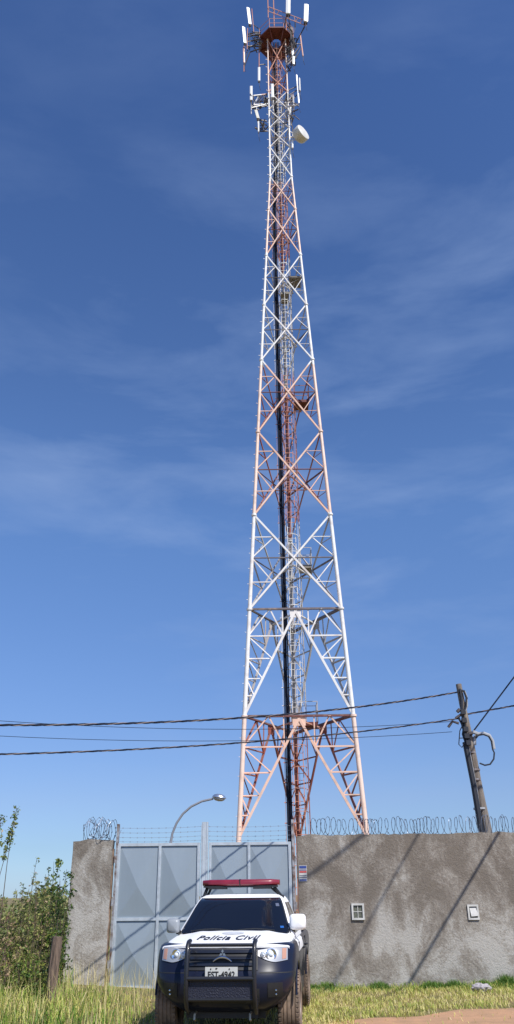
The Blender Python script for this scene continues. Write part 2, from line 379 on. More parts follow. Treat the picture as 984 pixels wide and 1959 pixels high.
# ------------------------------------------------------------------ razor coils
m_razor = mat('razor_steel', (.20, .23, .30), .4, .4, var=.5, vscale=20)
def coil(name, x0, x1, zb, rad, pitch, label, y=WY+.1, tang=0, seed=1, r=.0058):
    rd = random.Random(seed); s = MB(); pts = []; n = 22; a = 0; x = x0; pr = rad; yo = 0; zo = 0; hold = 0
    o = Vector(((x0+x1)/2, y, zb))
    while x < x1:
        tgt = rad*rd.uniform(.78, 1.08); sk = rd.uniform(-.4, .5)*pitch*(1+tang*1.5); pt = pitch*rd.uniform(.45, 1.7); ty = rd.uniform(-.05, .05)*(1+tang); zt_ = rd.uniform(-.04, .04)*tang
        for i in range(n):
            q = 2*math.pi*i/n; pr += (tgt-pr)*.1; yo += (ty-yo)*.1; zo += (zt_-zo)*.1
            pts.append(Vector((x + sk*math.sin(q*1.0)*.7 + pr*.5*math.cos(q), y+yo+pr*.75*math.cos(q+.2)*.9, zb + pr + .3*zo + (pr+.5*zo)*math.sin(q) + tang*.03*math.sin(q*2.3+len(pts)*.05))))
            x += pt/n
    s.tube([p-o for p in pts], r, 3)
    for i in range(0, len(pts)-1, 3):
        t = (pts[i+1]-pts[i]).normalized(); nn = t.orthogonal().normalized(); p = pts[i]-o
        s.add([p+t*.018+nn*.013, p-t*.018+nn*.013, p-t*.01-nn*.013, p+t*.01-nn*.013], [(0, 1, 2, 3)])
    t_ = s.build(name, m_razor, loc=None, rec=False); t_.location = o
    return tag(t_, label, 'razor wire', 'razor wire coils on the walls')
coil('razor_coil', at(600, 1590, WY).x, 13, wtop0-.005, .185, .088, 'long looping coil of razor wire running along the top of the right wall', seed=4)
coil('razor_coil', at(166, 1600, WY).x, at(216, 1600, WY).x, plt, .22, .05, 'tangled bunch of razor wire on top of the left wall stub', tang=2, seed=9)

# ------------------------------------------------------------------ tower
TD = 41.7
cxb = at(580, 1605, 40).x
PY = [1605, 1370, 1165, 985, 826, 688, 583, 488, 400, 338, 281]
HT = 46.8   # straight above this
def width(z):
    h = z-CAMH
    if h < HT: return 1.50+(HT-h)*.1003
    return 1.50-(h-HT)*.006
def front_y(z): return TD-width(z)*.2887
def zpx(py, px=560):
    z = 20
    for _ in range(30): z = at(px, py, front_y(z)).z
    return z
nodes = [zpx(p) for p in PY]
zt_plat = at(530, 84, TD).z
cuts = [nodes[1], nodes[3], zpx(700), nodes[7], zpx(348), at(530, 188, TD).z]
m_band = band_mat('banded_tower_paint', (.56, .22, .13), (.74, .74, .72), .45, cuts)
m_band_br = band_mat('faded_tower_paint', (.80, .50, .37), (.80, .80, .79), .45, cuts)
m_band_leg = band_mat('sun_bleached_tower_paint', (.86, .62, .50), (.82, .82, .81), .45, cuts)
m_band_hz = band_mat('tower_paint_underside_shade', (.17, .045, .035), (.14, .13, .14), .6, cuts)  # horizontal struts: shade of their undersides put into the colour
m_band_dk = band_mat('banded_tower_paint_shaded', (.30, .075, .045), (.46, .45, .44), .6, cuts)  # darker copy of the band paint, shade of the rear members painted in
m_red = mat('red_oxide_paint', (.15, .03, .024), .6, var=.3, vscale=4)
m_cable = mat('black_feeder_cable', (.010, .014, .030), .7, spec=.2)
m_grate = mat('weathered_grating', (.27, .24, .20), .7, var=.4, vscale=8)
T = thing('lattice_tower', (cxb, TD, 0), 'very tall red and white lattice telecom tower with antennas, rising behind the gate and wall', 'tower')
def leg_xy(k, z):
    w_ = width(z)
    return [Vector((-w_/2, -w_*.2887, z)), Vector((w_/2, -w_*.2887, z)), Vector((0, w_*.5774, z))][k]
ztopleg = zt_plat+1.2
topn = []
zz = nodes[-1]; 
while zz < zt_plat-2.2:
    topn.append(zz); zz += 2.02
topn.append(zt_plat-.1)
alln = nodes + topn[1:]
base_n = 0.0
for k in range(3):
    s = MB(); zs = [base_n]+alln+[ztopleg]
    s.tube([leg_xy(k, z) for z in zs], [max(.052, .125-.0012*z) for z in zs], 10)
    for z in zs[2:-1]:                      # flange collars
        r_ = max(.052, .125-.0012*z)*1.5; p = leg_xy(k, z); s.tube([p-Vector((0, 0, .05)), p+Vector((0, 0, .05))], r_, 10)
    if k != 2:
        pass
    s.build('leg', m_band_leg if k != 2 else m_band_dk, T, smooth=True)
    # step bolts on the left leg
    if k == 0:
        z = 3.2
        while z < ztopleg-2:
            p = leg_xy(0, z); s = MB(); s.tube([p, p+Vector((-.19, -.05, 0))], .012, 4); z += .9
            s.build('step_bolt', m_band_leg, T)
def P_(k, l, z, t): return leg_xy(k, z).lerp(leg_xy(l, z), t)
faces = [(0, 1), (0, 2), (1, 2)]
for fi, (k, l) in enumerate(faces):
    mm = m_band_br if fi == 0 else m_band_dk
    # K panels (index 0,1) plus hidden bottom one
    kp = [(base_n, nodes[0])] + [(nodes[0], nodes[1]), (nodes[1], nodes[2])]
    for (z0, z1) in kp[1:]:
        H = z1-z0; za = z1-.12
        A = P_(k, l, za, .5)
        for (kk, ll) in ((k, l), (l, k)):
            s = MB(); s.bar(leg_xy(kk, z0+.05), A, .135 if fi == 0 else .10); s.build('main_brace', mm, T)
        # gusset plate at apex
        s = MB(); a_ = P_(k, l, za, .44); b_ = P_(k, l, za, .56); n_ = (leg_xy(l, za)-leg_xy(k, za)).cross(Vector((0, 0, 1))).normalized()*.015
        s.add([a_+Vector((0,0,-.35))-n_, b_+Vector((0,0,-.35))-n_, b_+Vector((0,0,.1))-n_, a_+Vector((0,0,.1))-n_, a_+Vector((0,0,-.35))+n_, b_+Vector((0,0,-.35))+n_, b_+Vector((0,0,.1))+n_, a_+Vector((0,0,.1))+n_],
              [(0,1,2,3), (7,6,5,4), (0,4,5,1), (1,5,6,2), (2,6,7,3), (3,7,4,0)]); s.build('gusset_plate', mm, T)
        s = MB(); s.angle(leg_xy(k, z1), leg_xy(l, z1), .13); s.build('horizontal_strut', m_band_hz, T)
        for (kk, ll) in ((k, l), (l, k)):
            s = MB()
            dg = lambda q: leg_xy(kk, z0+.05).lerp(A, q)
            lv = [.18, .34, .53, .75]
            prev = None
            for i, q in enumerate(lv):
                dz = dg(q).z
                s.angle(leg_xy(kk, dz), dg(q), .06 if i < 2 else .075)
                if prev is not None: s.angle(leg_xy(kk, dz) if i % 1 == 0 else prev[1], prev[1], .06)
                prev = (leg_xy(kk, dz), dg(q))
            s.angle(prev[0], P_(kk, ll, z1, .22), .07); s.angle(prev[1], P_(kk, ll, z1, .22), .07); s.angle(prev[1], P_(kk, ll, z1, .36), .06)
            s.build('secondary_brace', mm, T)
    # X panels
    for i in range(2, len(nodes)-1):
        z0, z1 = nodes[i], nodes[i+1]; w0, w1 = width(z0), width(z1); tq = w0/(w0+w1); zx = z0+(z1-z0)*tq
        wd = .13-.0012*z0
        off = Vector((0, -.03, 0)); wb = wd if fi == 0 else wd*.7
        s = MB(); s.bar(leg_xy(k, z0), leg_xy(l, z1), wb); s.build('diagonal_brace', mm, T)
        s = MB(); s.bar(leg_xy(l, z0)+off, leg_xy(k, z1)+off, wb); s.build('diagonal_brace', mm, T)
        s = MB(); s.angle(leg_xy(k, zx), leg_xy(l, zx), wd*.7); s.build('horizontal_strut', m_band_hz, T)
        for (kk, ll) in ((k, l), (l, k)):
            s = MB()
            X = P_(kk, ll, zx, .5)
            q1 = leg_xy(kk, z0).lerp(X, .52); q2 = leg_xy(kk, z1).lerp(X, .52)
            wl = wd*.55
            s.angle(q1, leg_xy(kk, zx), wl); s.angle(q2, leg_xy(kk, zx), wl)
            s.angle(q1, leg_xy(kk, q1.z), wl*.8); s.angle(q2, leg_xy(kk, q2.z), wl*.8)
            s.build('secondary_brace', mm, T)
    # straight top
    for i in range(len(topn)-1):
        z0, z1 = topn[i], topn[i+1]
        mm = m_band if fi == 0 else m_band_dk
        s = MB(); s.bar(leg_xy(k, z0), leg_xy(l, z1), .07); s.build('thin_brace', mm, T)
        s = MB(); s.bar(leg_xy(l, z0), leg_xy(k, z1), .07); s.build('thin_brace', mm, T)
        s = MB(); s.angle(leg_xy(k, (z0+z1)/2), leg_xy(l, (z0+z1)/2), .05); s.build('horizontal_strut', m_band_dk, T)
# plan bracing between face midpoints
for z in [nodes[1]-.2, nodes[2]-.2] + [nodes[i]+(nodes[i+1]-nodes[i])*.45 for i in range(2, 8)]:
    s = MB(); mids = [P_(k, l, z, .5) for k, l in faces]
    for a in range(3): s.angle(mids[a], mids[(a+1) % 3], .065)
    s.build('plan_brace', m_band, T)
# central ladder with safety cage
def lad_x(z): return .04
s = MB(); zl0, zl1 = 0.2, zt_plat
YL = .12
for sx in (-.23, .23): s.tube([(sx, YL, zl0), (sx, YL, zl1)], .026, 4)
z = zl0
while z < zl1:
    s.tube([(-.23, YL, z), (.23, YL, z)], .017, 4); z += .33
lad = s.build('ladder', m_band, T)
s = MB(); z = 3.2
hoopx = []
while z < zl1-.4:
    s.tube([(.40*math.cos(R(a)), YL-.02-.62*math.sin(R(a)) if True else 0, z) for a in range(-10, 191, 20)], .018, 4)
    if abs(z % 1) >= 0: pass
    z += 1.05
for a in (30, 90, 150): s.tube([(.40*math.cos(R(a)), YL-.02-.62*math.sin(R(a)), 3.2), (.40*math.cos(R(a)), YL-.02-.62*math.sin(R(a)), zl1-.4)], .014, 4)
s.build('safety_cage', m_band, lad)
# feeder cable run with its brackets, left of the ladder
def cab_x(z):
    h = z
    return -.52 - .0*h if z < 45 else -.52+.28*min(1, (z-45)/6)
zs = [0.3+i*1.5 for i in range(int((zt_plat-1)/1.5)+1)]
for j, (dx, dy, rr) in enumerate(((-.11, 0, .034), (-.04, .03, .038), (.035, -.02, .036), (.10, .03, .032), (0, .09, .04))):
    s = MB(); s.tube([(cab_x(z)+dx+.012*math.sin(z*.6+j*2), .05+dy, z) for z in zs], rr if j < 4 else .045, 6); s.build('feeder_cable', m_cable, T, smooth=True)
s = MB(); z = 1
for sx in (-.19, .19): s.tube([(cab_x(z_)+sx, .12, z_) for z_ in zs], .016, 4)
while z < zt_plat-1:
    s.angle((cab_x(z)-.26, .1, z), (cab_x(z)+.24, .1, z), .045); z += .95
s.build('cable_ladder', m_band, T)
# service mast section beside ladder (thin lattice)
s = MB()
for (px_, py_) in ((.47, .35), (.47, -.05)): s.tube([(px_, py_, .3), (px_*.9, py_, 46)], .02, 4)
z = 1
while z < 45:
    s.bar((.47, .35, z), (.47, -.05, z+.5), .02); s.bar((.47, -.05, z+.5), (.47, .35, z+1), .02); z += 1
s.build('guide_rail', m_band_dk, T)
# rest platforms
for (pl, pr_, py, rail) in ((572, 608, 1386, 1), (573, 596, 1087, 1), (563, 591, 772, 1), (552, 576, 536, 0), (537, 553, 566, 0)):
    z = at(580, py, TD).z; x0 = at(pl, py, TD).x-cxb; x1 = at(pr_, py, TD).x-cxb
    rp = MB(); rp.box((x0, -.35, z-.03), (x1, .75, z+.03)); rp.box((x0, -.36, z-.12), (x1, -.345, z+.06)); 
    o = rp.build('rest_platform', m_red if py in (1386, 772) else m_grate, T)
    s = MB()
    if rail:
        for hz_ in (.55, 1.1):
            s.tube([(x0, -.35, z+hz_), (x1, -.35, z+hz_), (x1, .75, z+hz_), (x0, .75, z+hz_)], .022, 4)
        for (a, b) in ((x0, -.35), (x1, -.35), (x1, .75), (x0, .75), (x1, .2)): s.tube([(a, b, z), (a, b, z+1.1)], .022, 4)
    else:
        s.tube([(x0, -.2, z-.5), (x1, -.2, z)], .02, 4); s.tube([(x0, .6, z-.5), (x1, .6, z)], .02, 4)
    s.build('railing', m_band_dk, o)
# top platform
zp = zt_plat; PR = 1.46
s = MB()
ring = lambda r, z, n=8, ph=22.5: [Vector((r*math.cos(R(ph+360*i/n)), r*math.sin(R(ph+360*i/n)), z)) for i in range(n)]
a = ring(.42, zp-.02); b = ring(PR, zp-.02); c = ring(PR, zp+.12); d_ = ring(.42, zp+.12)
V = a+b+c+d_
for (u, v) in ((0, 8), (8, 16), (16, 24), (24, 0)):
    s.f += []; 
fs = []
for (u, v) in ((0, 8), (8, 16), (16, 24), (24, 0)):
    for i in range(8): fs.append((u+i, u+(i+1) % 8, v+(i+1) % 8, v+i))
s.add(V, fs)
for i in range(8):
    s.angle(ring(.45, zp-.06)[i], ring(PR, zp-.06)[i], .09)
    s.bar(ring(.75, zp-1.1)[i]*1.0, ring(PR*.97, zp-.06)[i], .05)
plat = s.build('top_platform', m_red, T)
s = MB()
for hz_ in (.55, 1.1):
    q = ring(PR, zp+hz_); s.tube(q+[q[0]], .022, 4)
for q in ring(PR, zp): s.tube([q, q+Vector((0, 0, 1.1))], .022, 4)
s.build('railing', m_band, plat)
s = MB(); s.box((-.35, -.9, zp+.12), (.25, -.4, zp+.75)); s.box((-.8, -.5, zp+.12), (-.45, -.1, zp+.6)); s.build('equipment_box', mat('equipment_grey', (.5, .48, .45), .5, var=.3), plat)
s = MB()
for i in range(5):
    rr = random.Random(i); s.tube([(.1*i-.2, -.2, zp-.1), (.1*i-.25, -.1+.05*i, zp-.6), (cab_x(zp-2)+.05*i-.1, .05, zp-2.2)], .03, 5)
s.build('cable_bundle', m_cable, T)
def tl(px, py, D): return at(px, py, D)-Vector((cxb, TD, 0))
m_ant = mat('antenna_white', (.80, .80, .79), .35, var=.06, vscale=5)
m_mount = mat('dark_mount_steel', (.10, .085, .09), .55, .3, var=.3, vscale=9)
def antenna(px0, py0, px1, py1, wpx, D, pipe=None, face=0, m=None, arm=None, fat=1):
    a = tl(px0, py0, D); b = tl(px1, py1, D); dep = (a-Vector((-cxb, -TD, CAMH))).dot(F0)
    w_ = wpx*dep/F_PX
    rt = bpy.data.objects.new('panel_antenna', None)
    s = MB(); hgt = (a-b).length; ax = (a-b).normalized(); x = Vector((math.cos(face), math.sin(face), 0)); x = (x-ax*x.dot(ax)).normalized(); y = ax.cross(x)
    prof = [(-.5, .25), (-.46, -.1), (-.3, -.35), (0, -.43), (.3, -.35), (.46, -.1), (.5, .25), (.0, .32)]
    V = []
    for t_, sc in ((0, .8), (.015, 1), (.985, 1), (1, .8)):
        for (u, v) in prof: V.append(b+ax*hgt*t_+x*(u*w_*sc)+y*(-v*w_*sc*.8*fat))
    n = 8; Fs = [tuple(range(n))[::-1], tuple(3*n+i for i in range(n))]
    for q in range(3):
        for i in range(n): Fs.append((q*n+i, q*n+(i+1) % n, (q+1)*n+(i+1) % n, (q+1)*n+i))
    s.add(V, Fs); o = s.build('panel_antenna', m or m_ant, T)
    s = MB()
    for t_ in (.12, .85): 
        p = b+ax*hgt*t_; s.bar(p, p+Vector((0, .25, 0)), .06)
    s.tube([b+Vector((0, .01, -.04)), b+Vector((.02, .05, -.5)), b+Vector((.1, .2, -.8))], .018, 4)
    s.box(tuple(b+Vector((-w_*.42, 0, -.1))), tuple(b+Vector((w_*.42, w_*.5, 0))))
    s.build('bracket', m_mount, o)
    if pipe:
        u = tl(pipe[0], pipe[1], D+.28); v = tl(pipe[2], pipe[3], D+.28)
        s = MB(); s.tube([u, v], .035, 6); s.build('mount_pipe', m_band, o)
    if arm:
        s = MB()
        for q in range(0, len(arm), 4):
            s.bar(tl(arm[q], arm[q+1], D+.28), tl(arm[q+2], arm[q+3], TD), .06)
        s.build('support_arm', m_mount, o)
    return o
antenna(474.5, 15, 478.5, 47, 6, 41.5, (482, 17, 486, 64), .35, arm=(485, 62, 500, 66, 486, 48, 499, 58))
antenna(466, 52, 469, 83, 6, 40.8, (474, 54, 473, 94), .4, arm=(473, 80, 499, 76, 473, 88, 500, 90, 480, 66, 499, 70))
antenna(466.5, 90, 467.5, 120, 3, 41.0, (467, 88, 467, 137), .2, arm=(468, 112, 478, 88, 478, 88, 500, 84), m=m_band)
antenna(496, 129, 496, 155, 4.5, 41.2, (496, 80, 496, 155), 0, arm=(496, 124, 508, 123))
antenna(552, -16, 551.5, 27, 8.5, 40.0, (548, 5, 548, 58), 0, arm=(548, 40, 540, 58))
antenna(586, 9, 585, 42, 8, 40.2, (583, 14, 583, 50), .2, arm=(583, 50, 566, 84, 583, 52, 556, 100))
antenna(559.5, 92, 561, 108, 4, 41.0, (556, 85, 557, 126), .3)
antenna(562, 108, 562, 123, 4, 40.8, (562, 92, 563, 124), .3, arm=(562, 118, 548, 118, 562, 110, 576, 84, 560, 122, 578, 90))
antenna(574.5, 66, 580, 107, 2.2, 41.6, (575, 64, 580, 108), 0, m=m_band, arm=(577, 84, 563, 84))
antenna(481, 165, 481, 192, 5, 41.0, (481, 190, 481, 218), 0)
antenna(521, 161, 522, 187, 5.5, 39.9, (523, 188, 523, 212), 0, arm=(523, 200, 530, 195))
antenna(573, 149, 574, 173, 3.5, 41.4, None, .8)
antenna(567.5, 143, 572, 197, 2.4, 41.5, (567.5, 143, 572, 197), .2, m=m_ant, arm=(569, 172, 550, 184, 570, 180, 552, 200, 569, 165, 547, 175))
antenna(489.5, 211, 494, 227, 6, 41.0, (491, 205, 495, 250), .3, m=mat('aged_antenna', (.42, .42, .38), .5, var=.3), arm=(494, 232, 511, 240, 494, 245, 512, 251))
antenna(495, 232, 495, 252, 2.6, 40.9, None, 0, arm=(489, 243, 497, 250))
antenna(560, 268, 560, 283, 3.2, 41.0, (560, 255, 560, 284), 0, arm=(560, 262, 552, 260, 560, 277, 553, 276))
antenna(556, 205, 556.5, 225, 3, 41.2, (557, 190, 557, 240), 0, arm=(557, 196, 549, 196, 557, 222, 549, 224))
antenna(561, 183, 562, 203, 3, 41.3, (561, 180, 562, 215), 0, m=mat('grey_antenna', (.4, .38, .38), .5, var=.2))
# mounting frames
def frame(pts, D0, D1, m, nm='mounting_frame', r=.04):
    s = MB()
    for (a, b, c, d) in pts: s.bar(tl(a, b, D0), tl(c, d, D1), r)
    return s.build(nm, m, T)
frame([(485, 183, 511, 180), (486, 201, 512, 198), (495, 182, 497, 201), (486, 201, 496, 182), (485, 183, 486, 201), (505, 181, 506, 199), (482, 206, 512, 199)], 41.1, 41.6, m_band, r=.07)
frame([(482, 203, 500, 205), (500, 205, 513, 201), (483, 207, 496, 210), (482, 196, 484, 208), (513, 202, 520, 207), (545, 203, 562, 190), (546, 208, 562, 200), (545, 198, 560, 184)], 41.3, 41.5, m_mount, r=.09)
frame([(495, 229, 511, 232), (488, 244, 498, 251), (498, 251, 511, 251), (498, 234, 508, 247)], 41.2, 41.4, m_mount, r=.08)
frame([(514, 13, 589, 41), (515, 22, 586, 49), (514, 13, 515, 22), (586, 40, 586, 49), (525, 17, 526, 26), (535, 20, 530, 28), (556, 28, 550, 35), (563, 31, 565, 41), (572, 34, 566, 41), (578, 38, 574, 45)], 40.4, 40.5, m_band, r=.045)
frame([(498, 66, 474, 70), (499, 74, 470, 80), (500, 88, 472, 90), (500, 92, 478, 100), (478, 100, 467, 130), (478, 62, 478, 96), (487, 62, 499, 62), (484, 72, 492, 78)], 41.0, 41.4, m_mount, r=.075)
frame([(548, 30, 542, 60), (552, 32, 556, 58), (553, 55, 566, 86), (556, 60, 560, 100), (560, 70, 564, 96), (552, 118, 572, 92), (550, 124, 566, 108), (548, 44, 560, 62)], 40.6, 41.0, m_mount, r=.085)
for k, (px, y1) in enumerate(((513.5, 34), (525, 52))):
    s = MB(); a = tl(px, y1, 40.5); s.tube([a, a+Vector((0, 0, 4.5))], .04, 6); s.build('lightning_rod', m_band, T)
# remote radio boxes hung in the head
s = MB(); rd = random.Random(3)
for i in range(10):
    p = tl(rd.uniform(545, 563), rd.uniform(52, 128), 41.4); s.box(tuple(p), tuple(p+Vector((.22, .2, .38))))
for i in range(4):
    p = tl(rd.uniform(484, 499), rd.uniform(64, 92), 41.4); s.box(tuple(p), tuple(p+Vector((.2, .2, .3))))
for i in range(6):
    p = tl(rd.uniform(545, 558), rd.uniform(183, 212), 41.4); s.box(tuple(p), tuple(p+Vector((.2, .2, .3))))
for i in range(3):
    p = tl(rd.uniform(500, 512), rd.uniform(184, 208), 41.6); s.box(tuple(p), tuple(p+Vector((.2, .2, .3))))
s.build('radio_units', mat('radio_grey', (.22, .20, .20), .6, var=.4, vscale=6), T)
s = MB(); rd = random.Random(8)
for i in range(16):
    a = tl(rd.uniform(555, 566), rd.uniform(60, 128), 41.0); b = tl(rd.uniform(548, 572), rd.uniform(70, 140), 41.1); mdl = (a+b)/2+Vector((rd.uniform(-.3, .3), 0, -.5)); s.tube([a, a.lerp(mdl, .6), mdl, b.lerp(mdl, .6), b], .014, 4)
for i in range(8):
    a = tl(rd.uniform(482, 500), rd.uniform(66, 92), 41.0); b = tl(rd.uniform(478, 505), rd.uniform(76, 104), 41.1); mdl = (a+b)/2+Vector((0, 0, -.4)); s.tube([a, a.lerp(mdl, .6), mdl, b.lerp(mdl, .6), b], .014, 4)
s.build('jumper_cables', m_cable, T)
rd = random.Random(21)
def clutter(name, boxes, n, m, rmin, rmax, seed):
    rq = random.Random(seed); s = MB()
    for (x0, y0, x1, y1) in boxes:
        hub = tl((x0+x1)/2, (y0+y1)/2, 41.3)
        for i in range(n):
            a = tl(rq.uniform(x0, x1), rq.uniform(y0, y1), rq.uniform(40.9, 41.6)); d = Vector((rq.choice((0, 0, 1, -1))*rq.uniform(.2, .6), rq.uniform(-.3, .3), rq.choice((1, -1, .2))*rq.uniform(.15, .7)))
            s.tube([a, a+d], rq.uniform(rmin, rmax), 5)
            s.tube([a, hub], rmin*.8, 4)
    return s.build(name, m, T)
clutter('clamp_cluster', [(484, 62, 499, 94)], 12, m_mount, .03, .06, 1)
clutter('clamp_cluster', [(548, 50, 566, 128)], 24, m_mount, .03, .06, 2)
clutter('clamp_cluster', [(484, 180, 511, 210)], 12, m_mount, .025, .05, 3)
clutter('clamp_cluster', [(545, 180, 563, 245)], 20, m_mount, .025, .05, 4)
clutter('clamp_cluster', [(547, 184, 561, 232)], 10, m_band, .03, .05, 5)
clutter('clamp_cluster', [(498, 228, 511, 252)], 8, m_mount, .03, .05, 6)
# drum dish
dc = tl(576, 257, 41.0)
ax = Vector((.62, -.62, .12)).normalized(); M = Matrix.Translation(dc) @ ax.to_track_quat('Z', 'Y').to_matrix().to_4x4()
s = MB(); s.lathe([(0, -.48), (.35, -.46), (.52, -.36), (.60, -.2), (.62, .18), (.60, .26), (.42, .31), (0, .34)], 32, M)
dish = s.build('drum_antenna', mat('radome_white', (.74, .73, .70), .45, col2=(.60, .56, .50), vscale=2), T, smooth=True)
s = MB(); s.bar(M @ Vector((0, 0, -.4)), tl(556, 262, 41.3), .09); s.bar(M @ Vector((0, .3, -.35)), tl(552, 250, 41.3), .06); s.bar(M @ Vector((0, -.2, -.35)), tl(552, 270, 41.3), .05); s.build('dish_mount', m_band, dish)

# ------------------------------------------------------------------ utility pole
def pole_obj(base, top, r0, r1, label, extra=False):
    t = thing('utility_pole', base, label, 'utility pole', )
    B = Vector(base)
    s = MB(); V = Vector(top)-B; n = 14
    s.tube([V*(i/n)+Vector((.008*math.sin(i*1.3), 0, 0)) for i in range(n+1)], [r0+(r1-r0)*i/n for i in range(n+1)], 10)
    s.build('shaft', mat('weathered_wood', (.27, .235, .20), .9, col2=(.13, .105, .09), vscale=5, bump=.7, bscale=18, stretch=(5, 5, .35)), t, smooth=True)
    return t, V
PD = 18.85
pb = at(932, 1588, PD); ptp = at(878, 1309, PD); dirp = (pb-ptp)/(pb.z-ptp.z); base = pb-dirp*pb.z
up, V = pole_obj(base, ptp, .14, .068, 'leaning weathered wooden utility pole standing behind the right wall')
B0 = Vector(base)
def pl_(px, py, D=PD): return at(px, py, D)-B0
m_blk = mat('black_conduit', (.02, .022, .03), .5); m_gre = mat('grey_pvc', (.42, .43, .45), .45, var=.2)
s = MB(); s.tube([pl_(890, 1420, PD-.1), pl_(906, 1500, PD-.14), pl_(920.5, 1588, PD-.16), pl_(920.5, 1588, PD-.16)+Vector((.1, 0, -1.6))], .062, 8); s.build('black_conduit', m_blk, up, smooth=True)
s = MB(); s.tube([pl_(897, 1425, PD-.13), pl_(913, 1510, PD-.16), pl_(925, 1588, PD-.17)], .008, 6); s.build('thin_conduit', m_gre, up)
for (a, b, py) in ((907, 929, 1547), (898, 918, 1473), (893, 910, 1440), (901, 920, 1492)):
    c = pl_((a+b)/2, py); s = MB(); r_ = (b-a)/2/F_PX*17.5
    s.lathe([(r_*1.02, -.02), (r_*1.1, -.02), (r_*1.1, .02), (r_*1.02, .02)], 14, Matrix.Translation(c), closed=True); s.build('strap', m_gre if py == 1547 else m_rust, up)
s = MB(); s.tube([pl_(*p, PD-.1) for p in ((878, 1320), (888, 1322), (893, 1335), (892, 1352), (886, 1368), (889, 1385), (886, 1405), (893, 1425))], .028, 6)
s.tube([pl_(*p, PD-.12) for p in ((880, 1318), (884, 1340), (884, 1365), (890, 1395), (893, 1418), (897, 1435))], .03, 6)
s.tube([pl_(*p, PD-.13) for p in ((876, 1370), (884, 1385), (888, 1400), (898, 1418), (902, 1404))], .025, 6)
for p in ((886, 1362), (888, 1378), (891, 1395), (893, 1408), (896, 1421)):
    c = pl_(*p, PD-.17); s.box(tuple(c-Vector((.05, .05, .055))), tuple(c+Vector((.055, .05, .05))))
s.build('cable_tangle', m_blk, up, smooth=False)
s = MB(); s.tube([pl_(*p, PD-.1) for p in ((889, 1322), (893, 1332), (894, 1350), (890, 1362))], .022, 6); s.build('grey_drop_cable', m_gre, up)
for pts_, nm in ((((905, 1400), (915, 1404)), 'clamp'), (((872, 1374), (884, 1366), (884, 1362)), 'bracket'), (((858, 1391), (866, 1380), (878, 1384)), 'bracket'), (((875, 1362), (880, 1357)), 'insulator'), (((897, 1404), (904, 1402)), 'insulator')):
    s = MB(); s.tube([pl_(*p, PD-.15) for p in pts_], .04 if nm != 'bracket' else .03, 6); s.build(nm, m_mount if nm != 'clamp' else m_gre, up)
s = MB(); s.tube([pl_(*p, PD-.15) for p in ((884, 1390), (880, 1398), (879, 1410), (878, 1424), (884, 1430), (890, 1420), (888, 1412), (880, 1412))], .012, 5); s.build('loose_wire', m_blk, up)
# conduit hook and hanging loop
s = MB(); s.tube([pl_(*p, PD-.05) for p in ((908, 1425), (908, 1412), (914, 1405), (925, 1403), (936, 1407), (942, 1417), (945, 1433))], .042, 8); s.build('conduit_hook', m_gre, up, smooth=True)
s = MB(); s.tube([pl_(*p, PD-.11) for p in ((911, 1412), (916, 1406), (926, 1405), (936, 1409), (941, 1418), (943, 1434), (946, 1440), (945, 1452), (938, 1462), (928, 1464), (918, 1460))], .018, 6); s.build('cable_loop', m_blk, up)

# ------------------------------------------------------------------ overhead cables
def sh(P):
    """where the sun throws point P on the wall plane"""
    t = (WY-P.y)/SUN.y
    q = P + SUN*t
    return q
def solveD(px, py, a, b, lo=7, hi=17.5):
    A = at(a[0], a[1], WY); Bq = at(b[0], b[1], WY); dx, dz = Bq.x-A.x, Bq.z-A.z
    best = None; D = lo
    while D < hi:
        q = sh(at(px, py, D)); e = abs((q.x-A.x)*dz-(q.z-A.z)*dx)
        if best is None or e < best[0]: best = (e, D)
        D += .05
    return best[1]
def quad(p0, pm, p1, t): # through p0 (t0) pm (.5) p1 (1)
    c = pm*2-(p0+p1)*.5
    return p0*(1-t)**2+c*2*t*(1-t)+p1*t*t
def planD(px, py, A, B):
    lo, hi = min(A.y, B.y)-2, max(A.y, B.y)+2
    best = None
    for i in range(400):
        D = lo+(hi-lo)*i/399; p = at(px, py, D); e = abs((p.x-A.x)*(B.y-A.y)-(p.y-A.y)*(B.x-A.x))
        if best is None or e < best[0]: best = (e, p)
    return best[1]
m_alu = mat('bare_strand', (.20, .15, .14), .6, 0, var=.4, vscale=4)
def twisted(path, r, label, name='overhead_cable', pitch=.55, thin=False):
    o = path[0].copy()
    if thin:
        s = MB(); s.tube([p-o for p in path], r, 5); t = s.build(name, m_cable, None); t.location = o; return tag(t, label, 'cable', 'overhead cables')
    t = thing(name, o, label, 'cable', 'overhead cables')
    # resample
    L_ = [0]
    for a, b in zip(path, path[1:]): L_.append(L_[-1]+(b-a).length)
    n = int(L_[-1]/.07); pts = []; k = 0
    for i in range(n+1):
        l = L_[-1]*i/n
        while k < len(L_)-2 and L_[k+1] < l: k += 1
        pts.append((path[k].lerp(path[k+1], (l-L_[k])/(L_[k+1]-L_[k])), l))
    for j in range(3):
        s = MB(); q = []
        for p, l in pts:
            a = 2*math.pi*l/pitch+j*2.094; q.append(p-o+Vector((.3*math.cos(a), .7*math.cos(a), math.sin(a)))*r*.62)
        s.tube(q, r*.55 if j else r*.45, 5); s.build('insulated_strand' if j else 'bare_strand', m_cable if j else m_alu, t)
    return t
